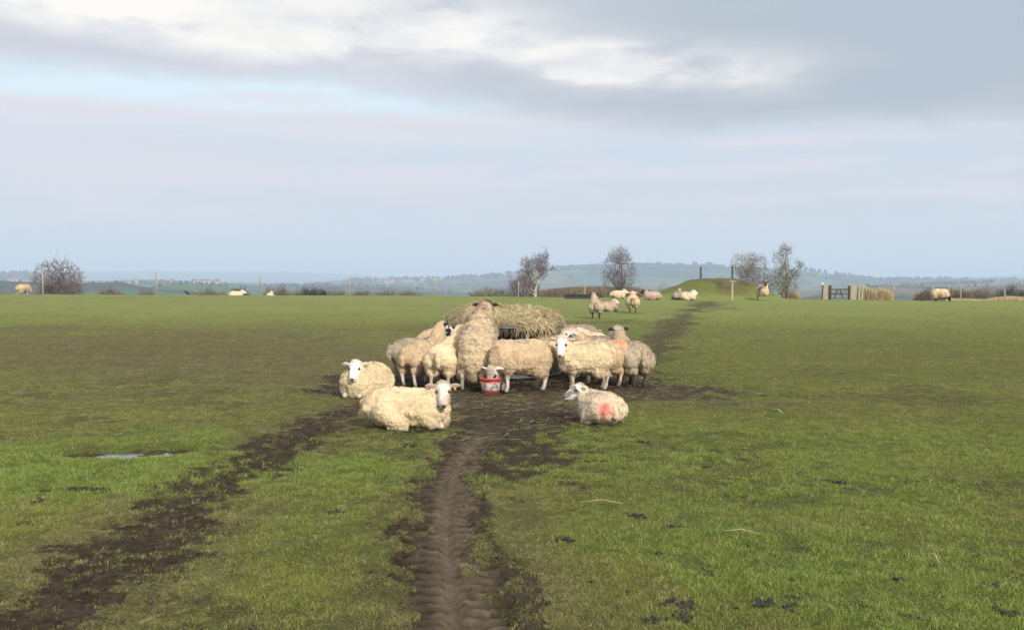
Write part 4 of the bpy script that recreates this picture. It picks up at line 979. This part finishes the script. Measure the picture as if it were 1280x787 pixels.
def build_trees():
    tree('bare_tree', 'broad domed purple-brown bare tree on the left skyline', 'tree', 73, 368, 323, 68, 112, M['bark'], M['twig_purple'], 4, stems=[[(0, -.05), (0, .2), (-.03, .5)], [(0, .05), (.1, .3), (.2, .5)], [(0, .05), (-.12, .35), (-.2, .5)]], env=[(0, .60, .46, .40), (.18, .35, .32, .28), (-.2, .4, .28, .25)], n=2700, trunk_r=.22, tip_r=.024)
    tree('birch_tree', 'leaning birch with a pale trunk, left one of the two middle trees', 'tree', 668, 371, 305, 52, 63, M['birchbark'], M['twig_purple'], 12, stems=[[(.02, -.05), (.03, .15), (.10, .34), (.20, .55), (.26, .80), (.27, .97)], [(.10, .34), (-.05, .5), (-.16, .68)], [(.07, .26), (-.08, .38), (-.2, .48)]], env=[(-.16, .40, .26, .20), (.22, .72, .14, .26), (.0, .55, .28, .18), (-.20, .66, .14, .12), (-.15, .22, .22, .14), (.42, .56, .08, .05), (.06, .64, .18, .18), (.12, .46, .20, .14)], n=1500, trunk_r=.085, tip_r=.0085, thick=.05)
    tree('bare_tree', 'twiggy purple-brown bare tree rising behind the lying sheep left of the mound', 'tree', 773, 366, 305, 54, 66, M['bark'], M['twig_purple'], 23, stems=[[(.04, -.05), (.02, .2), (-.05, .5), (-.08, .8)], [(.05, -.05), (.1, .25), (.18, .5), (.22, .7)], [(.03, .0), (-.1, .25), (-.25, .5)], [(.03, .05), (.05, .4), (.06, .85)]], env=[(0, .50, .44, .36), (0, .74, .30, .24), (.0, .28, .36, .20)], n=1600, trunk_r=.07, tip_r=.0082)
    tree('bare_shrub', 'fan-shaped multi-stemmed bare shrub on the right shoulder of the mound', 'shrub', 936, 353, 312, 52, 62, M['twig_green'], M['twig_brown'], 31, stems=[[(x * .15, -.05), (x * .45, .3), (x, .62)] for x in (-.38, -.26, -.14, -.03, .08, .2, .33)], env=[(0, .66, .48, .32), (0, .42, .30, .24)], n=1300, trunk_r=.03, tip_r=.0078, thick=.05)
    tree('hawthorn_tree', 'tall open greenish bare tree with a forked top right of the mound', 'tree', 981, 371, 303, 44, 62, M['twig_green'], M['twig_green'], 47, stems=[[(.02, -.05), (.0, .2), (-.08, .45), (-.16, .7), (-.14, .9)], [(.04, -.05), (.05, .3), (.02, .6), (.0, .95)], [(.05, .1), (.16, .35), (.3, .52), (.42, .64)]], env=[(0, .22, .36, .16), (-.08, .45, .30, .22), (-.12, .70, .26, .16), (.0, .88, .20, .11), (.24, .46, .2, .12), (.40, .62, .10, .07)], n=950, trunk_r=.065, tip_r=.0092)
    bush = [[(0, -.05), (-.1, .3), (-.25, .6)], [(0, -.05), (.02, .4), (.03, .7)], [(0, -.05), (.12, .3), (.28, .6)]]
    tree('bare_shrub', 'small faint bare shrub just left of the birch', 'shrub', 612, 372, 355, 40, 80, M['bush'], M['twig_green'], 51, stems=bush, env=[(0, .5, .5, .42)], n=500, trunk_r=.04, tip_r=.010)
    tree('bare_shrub', 'small bare bush seen just left of the mound', 'shrub', 829, 366, 351, 19, 75, M['bush'], M['twig_brown'], 52, stems=bush, env=[(0, .55, .48, .42)], n=250, trunk_r=.03, tip_r=.009)
    tree('bare_tree', 'small grey bare tree between the fan-shaped shrub and the hawthorn', 'tree', 956, 366, 334, 28, 90, M['bark'], M['twig_purple'], 53, stems=[[(0, -.05), (0, .5), (.02, .8)]] + bush, env=[(0, .7, .48, .28), (0, .5, .3, .2)], n=450, trunk_r=.06, tip_r=.013)
    # dark undergrowth at the birch's foot and other thickets : dense twig domes
    def thicket(label, px, ptop, wpx, d, m_, seed, group, n=900, name='thicket', cat='bush', tr=.014, L=.5):
        p = Zat(px, 370, d); g = float(ground_z(p.x, p.y)); H = max(.5, Zat(px, ptop, d).z - g); W = wpx / F * d * 1.2; rg = random.Random(seed); th = []; tn = []
        for i in range(9):
            a = rg.uniform(-1, 1); q = Vector((a * W * .25, rg.uniform(-.3, .3) * W * .4, -.1)); e = Vector((a * W * .45, q.y * 1.5, H * .8)); th.append(([q, q.lerp(e, .5) + Vector((0, 0, .1)), e], [.05, .035, .02]))
        k = 0
        while k < n:
            u = rg.uniform(-1, 1); v = rg.uniform(-1, 1); w = rg.random(); topz = math.sqrt(max(0, 1 - u ** 4)) * (.82 + .25 * mnoise.noise(Vector((u * 3, v * 2, seed))))
            if u * u + v * v > 1 or w > topz: continue
            k += 1; c = Vector((u * W / 2, v * W * .3, w * H)); dd = Vector((u * .8 + rg.gauss(0, .6), v + rg.gauss(0, .6), .7 + rg.random())).normalized() * H * L * rg.uniform(.2, .55)
            if c.z + dd.z > H * 1.06: dd.z = H * 1.06 - c.z
            mid = c + dd * .5 + Vector((rg.gauss(0, .05), 0, 0)) * H; tn.append(([c, mid, c + dd], [tr, tr * .8, tr * .4]))
        t = thing(name, label, cat, (p.x, p.y, g), 0, group)
        V, Fc = tubes_np(th, 5); link('trunk', mesh_np('trunk', V, Fc), M['bark'], t); V, Fc = tubes_np(tn, 3); link('crown', mesh_np('crown', V, Fc), m_, t)
    gb = 'bare thickets behind the crest'
    thicket('dense dark thicket at the foot of the birch', 655, 344, 34, 68, M['twig_purple'], 60, None, 1500, tr=.008)
    thicket('low brown scrub to the right of the birch trunk', 688, 360, 38, 74, M['bush'], 61, None, 900, tr=.012)
    thicket('low dark-green scrub left of the birch beyond the crest', 612, 360.5, 50, 120, M['bush_dark'], 62, None, 1500, tr=.025)
    for i, (lab, px, tp, w, d, m_) in enumerate([
        ('low brown thicket just right of the broad left tree', 140, 358, 34, 150, 'bush'), ('tiny brown thicket left of the second post', 183, 361, 18, 160, 'bush'),
        ('domed brown thicket behind the black bird', 264, 358, 48, 170, 'bush'), ('small round dark bush behind the half-hidden lying sheep', 300, 357.5, 20, 165, 'bush_dark'),
        ('peaked brown thicket right of the third post', 347, 355.5, 32, 170, 'bush'), ('brown thicket between the peaked one and the fourth post', 376, 359, 28, 180, 'bush'),
        ('dark-topped thicket close left of the fourth post', 389, 357, 18, 175, 'bush_dark'), ('small dark bush in the hedge left of the fourth post', 404, 360.5, 9, 150, 'bush_dark'),
        ('brown domed thicket left behind the fourth post', 420, 359.5, 26, 180, 'bush'), ('brown domed thicket right behind the fourth post', 453, 359, 30, 180, 'bush'),
        ('grey-brown thicket midway between the fourth and fifth post', 482, 360.5, 30, 185, 'bush'), ('last domed brown thicket before the fifth post', 512, 359.5, 32, 180, 'bush'),
        ('brown bramble thicket behind the grazing sheep at the right', 1166, 360, 40, 85, 'bush'), ('tall brown thicket right of the grazing sheep', 1196, 359, 30, 95, 'bush'),
        ('grey-brown thicket between the reeds at the right', 1224, 357, 30, 140, 'bush'), ('large dark thicket at the right edge of the skyline', 1262, 355.5, 44, 150, 'bush_dark'),
        ('brown thicket left edge of the skyline behind the lone sheep', 4, 364, 24, 130, 'bush')]):
        thicket(lab, px, tp, w, d, M[m_], 70 + i, gb, 4200, tr=.012 + .00010 * d, L=.30)
    # reeds
    def reeds(name, label, px0, px1, d0, d1, hts, m_, seed, n, w=.012, cat='reeds'):
        rg = np.random.default_rng(seed); d = rg.uniform(d0, d1, n); px = rg.uniform(px0, px1, n); x = (px - 640) / F * d; z = gz(x, d)
        ht = np.interp(px, [h_[0] for h_ in hts], [h_[1] for h_ in hts]); tz = EYE - (ht - HOR) * d / F; H = np.maximum(tz - z, .05) * rg.uniform(.55, 1.06, n); z = z - .1
        ln = rg.normal(0, .12, (n, 2)) * H[:, None]; a = rg.uniform(0, 3.14, n); sx, sy = np.cos(a) * w, np.sin(a) * w
        V = np.stack([np.stack([x - sx, d - sy, z], 1), np.stack([x + sx, d + sy, z], 1), np.stack([x + ln[:, 0] * .5 + sx, d + ln[:, 1] * .5 + sy, z + H * .6], 1), np.stack([x + ln[:, 0] * .5 - sx, d + ln[:, 1] * .5 - sy, z + H * .6], 1), np.stack([x + ln[:, 0] + sx * .4, d + ln[:, 1], z + H], 1), np.stack([x + ln[:, 0] - sx * .4, d + ln[:, 1], z + H], 1)], 1).reshape(-1, 3)
        b = np.arange(n)[:, None] * 6; o = link(name, mesh_np(name, V, np.concatenate([b + np.array([0, 1, 2, 3]), b + np.array([3, 2, 4, 5])]), False), m_, kind='stuff'); tag(o, label, cat)
    reeds('reeds', 'pale dead reeds beside the gate at the right', 1077, 1117, 60.6, 63, [(1077, 356), (1086, 357.5), (1093, 363), (1098, 360.5), (1103, 359), (1110, 360.5), (1116, 366)], M['reed'], 1, 9000)
    reeds('reeds', 'low orange-brown dead reeds right of the hawthorn', 982, 1001, 62, 64, [(982, 366), (990, 362), (997, 364), (1001, 371)], M['reed'], 2, 3000)
    reeds('reeds', 'low pale reeds at the right end of the skyline', 1178, 1300, 62, 70, [(1178, 373), (1190, 371), (1215, 371.5), (1232, 372), (1245, 369.5), (1260, 368), (1300, 370)], M['reed'], 3, 9000)
    reeds('reeds', 'wide bed of brown reeds between the two bare trees beyond the crest', 672, 815, 80, 110, [(672, 366), (690, 361), (715, 358.5), (750, 358), (790, 359), (815, 363)], M['reedbrown'], 4, 30000, .03)
build_trees()

# ---------------------------------------------------------------- far land : trees on the ridge, woods, houses, turbines
def crown_blob(seed, h=1.):
    iv, fi = ico(2); V = iv.copy(); k = n3(V + 5, 1.6, seed) - .5; V = V * (1 + 1.1 * k[:, None]); V[:, 2] = V[:, 2] * .75 + .9; V[:, :2] *= .55 + .2 * (seed % 3)
    return V * h, fi
def build_far():
    rg = random.Random(5); V = []; Fc = []; o = 0
    def put(px, d, size, seed):
        nonlocal o
        x = (px - 640) / F * d; z = float(ground_z(x, d)); v, f = crown_blob(seed); V.append(v * size + np.array((x, d, z - .2 * size))); Fc.append(f + o); o += len(v)
    # woods in clumps and along hedges on the hill faces
    for c in range(90):
        px = rg.uniform(-60, 1340); d = math.exp(rg.uniform(math.log(1900), math.log(5600))); ln = rg.uniform(10, 120); sl = rg.uniform(-1, 1); 
        for i in range(int(ln * rg.uniform(.3, .9))): put(px + rg.uniform(-.5, .5) * ln, d * (1 + rg.gauss(0, .012)) + sl * i, rg.uniform(3, 6), i)
    for c in range(1300):                       # wooded crest of the middle range
        px = rg.choice([rg.uniform(430, 900), rg.uniform(690, 905), rg.uniform(1040, 1320), rg.uniform(-40, 50)]); put(px, 3500 * (1 + rg.gauss(0, .05)), rg.uniform(6, 11), c)
    for c in range(160): px = rg.choice([rg.uniform(-40, 60), rg.uniform(105, 155), rg.uniform(195, 285), rg.uniform(1080, 1320)]); put(px, 1300 * (1 + rg.gauss(0, .08)), rg.uniform(1.0, 2.0), c)
    tag(link('far_woods', mesh_np('far_woods', np.concatenate(V), np.concatenate(Fc)), M['farwood'], kind='stuff'), 'distant woods and hedges over the blue hills', 'woods')
    src = None
    for i, px in enumerate((1000, 1006.5, 1013.5, 1017, 1024, 1031, 1045, 1053, 1056.5, 1062, 823, 836, 849, 868, 886)):
        d = 3500; x = (px - 640) / F * d; z = float(ground_z(x, d)); s = rg.uniform(8, 11)
        t = thing('hill_tree', 'tiny dark tree standing clear on the crest of the far hill', 'tree', (x, d, z), rg.uniform(0, 6), 'single trees along the far ridge')
        t.scale = (s, s, s)
        if src is None or i % 5 == 0:
            v, f = crown_blob(i + 40); v[:, 2] += .5; src = (mesh_np('crown', v, f), MB().tube([(0, 0, -.3), (0, 0, .9)], [.12, .08], 5).mesh('trunk'))
        link('crown', src[0], M['farwood'], t); link('trunk', src[1], M['bark'], t)
    # houses
    hm = MB().box((0, 0, 3), (12, 8, 7)).mesh('wall'); rf = MB().add([(-6.4, -4.4, 6.4), (6.4, -4.4, 6.4), (6.4, 4.4, 6.4), (-6.4, 4.4, 6.4), (-6.4, 0, 10), (6.4, 0, 10)], [(0, 1, 5, 4), (2, 3, 4, 5), (0, 4, 3), (1, 2, 5), (0, 3, 2, 1)]).mesh('roof')
    spots = [(rg.uniform(150, 285), 2250 * (1 + rg.gauss(0, .05))) for _ in range(42)] + [(rg.uniform(0, 45), 2250 * (1 + rg.gauss(0, .05))) for _ in range(25)] + [(rg.uniform(470, 560), 3300 * (1 + rg.gauss(0, .03))) for _ in range(26)]
    for px, d in spots:
        x = (px - 640) / F * d; z = float(ground_z(x, d)); left = px < 460
        t = thing('house', 'speck-sized pinkish house in the distant town on the left' if left else 'speck-sized pale house along the middle far ridge', 'house', (x, d, z), rg.uniform(0, 3), 'houses of the distant town' if left else 'houses along the far ridge')
        link('wall', hm, M['house'], t); link('roof', rf, M['roof'], t)
    # wind turbines
    for lab, px, top, base, ph in (('white wind turbine standing alone on the far right ridge', 1212.5, 335.5, 345, 10), ('taller left turbine of the pair at the right edge', 1269.5, 332, 343, 50), ('right turbine of the pair at the right edge', 1275, 333, 343, 95)):
        d = 8600; x = (px - 640) / F * d; z = EYE - (base - HOR) * d / F; Hh = (base - top) * d / F; zb = min(z, float(ground_z(x, d)))
        t = thing('wind_turbine', lab, 'wind turbine', (x, d, zb), 0, 'wind turbines on the far ridge'); hub = z + Hh * .80 - zb
        MB().tube([(0, 0, 0), (0, 0, hub)], [4., 2.4], 10).build('tower', M['white'], t, True); MB().box((0, -2, hub), (5, 10, 5)).build('nacelle', M['white'], t)
        for k in range(3):
            a = R(ph + 120 * k); MB().add([(0, -8, 0)] and [(math.cos(a + .5 * s_) * r_ * 1. , -8 + y_, hub + math.sin(a + .5 * s_) * r_) for r_, s_, y_ in ((2, 1, 0), (2, -1, 0), (12, -.25, 0), (38, -.02, 0), (38, .02, 0), (12, .25, 0), (2, 1, 1.2), (2, -1, 1.2), (12, -.25, 1), (38, -.02, .4), (38, .02, .4), (12, .25, 1))],
              [(0, 1, 2, 5), (5, 2, 3, 4), (6, 11, 8, 7), (11, 10, 9, 8), (0, 5, 11, 6), (5, 4, 10, 11), (1, 7, 8, 2), (2, 8, 9, 3), (3, 9, 10, 4), (0, 6, 7, 1)]).build('blade', M['white'], t)
build_far()

# ---------------------------------------------------------------- small things on the grass
def clod_mesh(seed, n=7):
    B = Body(); rg = random.Random(seed)
    for i in range(n * 4): a = rg.uniform(0, 6.28); r = rg.uniform(0, .070) * rg.uniform(.5, 1); B.ball((math.cos(a) * r * 1.5, math.sin(a) * r, rg.uniform(.0, .016)), rg.uniform(.006, .015), 'd')
    me = fuse('clod', B, .0045, 0); me.materials.append(M['dung']); return me
def build_small():
    src = [clod_mesh(i, 5 + i) for i in range(5)]
    big = [(845, 759, 1.9, 'widest of the black clods near the bottom edge, right of the ruts'), (853, 771, 1.7, 'black clod just below the widest one'), (961, 757, 1.8, 'flat black clod in the lower middle right, left one of a close pair'), (987, 760, 1.3, 'rounded black clod, right one of the close pair'),
           (1074, 758, 1.1, 'single black clod right of the close pair'), (1238, 735, 1.4, 'black clod at the far right above the two bottom ones'), (1250, 764, 1.0, 'left one of two black clods in the bottom right corner'), (1270, 769, 1.2, 'right one of two black clods in the bottom right corner'),
           (885, 717, 1.3, 'black clod above the cluster of clods near the bottom'), (707, 676, 1.3, 'black clod alone right of the upper rut'), (735, 634, .9, 'small black clod beside the long pale stalk'), (803, 554, 1.8, 'black clod behind the pink-spotted lying sheep'), (420, 641, 1.3, 'black clod on the grass between the two ruts'),
           (50, 627, 1.4, 'black clod in the bright grass left of the ruts'), (33, 655, 1.2, 'lower black clod in the grass at the far left'), (512, 558, 1.5, 'dark clod on the grass in front of the nearest lying sheep'), (793, 646, 1.8, 'flat black clod midway down the right grass'), (841, 659, 1.0, 'small black clod below the flat one midway right'),
           (934, 682, .8, 'tiny black clod near the pale twigs'), (992, 747, .8, 'small black clod just above the close pair'), (1035, 766, 1.0, 'faint black clod between the pair and the single one'), (1046, 603, 1.3, 'dark clod alone in the middle of the right grass'), (820, 777, 1.2, 'black clod at the left of the bottom cluster'), (1136, 771, 1.0, 'dull clod near the bottom edge right of the single one')]
    for i, (px, py, s, lab) in enumerate(big):
        p = G(px, py); o = link('dung_clod', src[i % 5], None, None, (p.x, p.y, p.z - .003), label=lab, category='clod', group='black clods on the grass')
        o.scale = (s * .66, s * .62, s * .62); o.rotation_euler = (0, 0, i * 1.3)
    rg = random.Random(9)
    for i in range(26):
        px = rg.choice([rg.uniform(780, 1270), rg.uniform(780, 960), rg.uniform(650, 1270)]); py = rg.uniform(690, 785) if i % 2 else rg.uniform(560, 780); p = G(px, py); s = rg.uniform(.2, .45)
        o = link('dung_clod', src[i % 5], None, None, (p.x, p.y, p.z + .004), label='crumb-sized black clod scattered in the grass of the right foreground', category='clod', group='crumbs of dung in the right foreground'); o.scale = (s, s, s); o.rotation_euler = (0, 0, i)
    # stalks
    for px0, py0, px1, py1, r, lab in ((725, 632, 779, 634, .005, 'long thin pale stalk lying across the grass right of the rut'), (905, 669, 948, 674, .0055, 'pale split twig lying on the right grass'), (966, 514, 979, 520, .008, 'white scrap at the tip of the worn patch on the right'), (1164, 697, 1174, 711, .004, 'upright bent straw near the right edge')):
        a, b = G(px0, py0), G(px1, py1); m = MB(); mid = (a + b) / 2 + Vector((0, 0, .02)); off = Vector((0, 0, .028))
        m.tube([a + off, a.lerp(b, .3) + off + Vector((0, .015, .006)), mid + off, b + off], [r * .7, r, r, r * .5], 6); o = m.build('stalk', M['straw'], None, True); tag(o, lab, 'stalk')
    # loose straw trodden into the mud
    n = 1300; rg2 = np.random.default_rng(3); X = []; Y = []
    x = rg2.normal(.3, 2.3, n); y = 13.2 + rg2.normal(0, 1.15, n); x2 = rg2.normal(-.2, .6, 200); y2 = rg2.uniform(9, 12, 200); x = np.concatenate([x, x2]); y = np.concatenate([y, y2])
    k = field_masks(x, y); ok = k['mud'] > .45; x = x[ok]; y = y[ok]; 
    for q in k: k[q] = k[q][ok]
    z = field_height(x, y, k) + .012; n = len(x); a = rg2.normal(0, .6, n); L = rg2.uniform(.015, .07, n); w = rg2.uniform(.002, .006, n)
    ca, sa = np.cos(a), np.sin(a); tz = rg2.uniform(-.01, .02, n)
    V = np.stack([np.stack([x - ca * L - sa * w, y - sa * L + ca * w, z], 1), np.stack([x - ca * L + sa * w, y - sa * L - ca * w, z], 1), np.stack([x + ca * L + sa * w, y + sa * L - ca * w, z + tz], 1), np.stack([x + ca * L - sa * w, y + sa * L + ca * w, z + tz], 1)], 1).reshape(-1, 3)
    tag(link('straw_litter', mesh_np('straw_litter', V, np.arange(n * 4).reshape(-1, 4), False), M['straw'], kind='stuff'), 'loose straw trodden into the mud round the feeder', 'straw')
    # black bird on the crest
    p = Zat(234, 366, 62.5); B = Body(); B.chain([((-.10, 0, .12), .05), ((0, 0, .16), .085), ((.10, 0, .20), .06), ((.17, 0, .27), .045)], 'b'); B.chain([((.19, 0, .275), .025), ((.26, 0, .26), .010)], 'b'); B.chain([((-.12, 0, .12), .04), ((-.30, 0, .05), .02)], 'b')
    for sg in (1, -1): B.chain([((0, sg * .03, .10), .012), ((.01, sg * .03, .0), .010)], 'b')
    me = fuse('body', B, .010, 2); g = float(gz(p.x, p.y)); t = thing('crow', 'black crow standing on the crest right of the second fence post', 'bird', (p.x, p.y, g)); t.scale = (1.15, 1.15, 1.15); t.rotation_euler = (0, 0, 2.6); link('body', me, M['blackplastic'], t)
build_small()

# ---------------------------------------------------------------- the air
def build_haze():
    m = bpy.data.materials.new('haze'); m.use_nodes = True; t = NT(m.node_tree); m.node_tree.nodes.clear(); out = t.n('ShaderNodeOutputMaterial'); v = t.n('ShaderNodeVolumePrincipled')
    v.inputs['Color'].default_value = (.62, .76, .95, 1); v.inputs['Density'].default_value = 2.8e-4; v.inputs['Anisotropy'].default_value = .0; t.L(v.outputs[0], out.inputs['Volume'])
    o = MB().box((0, 0, (92 - 90) / 2), (34000, 34000, 182)).build('haze', m); o['kind'] = 'stuff'; o['label'] = 'pale blue haze lying over the distant hills'; o['category'] = 'haze'
build_haze()
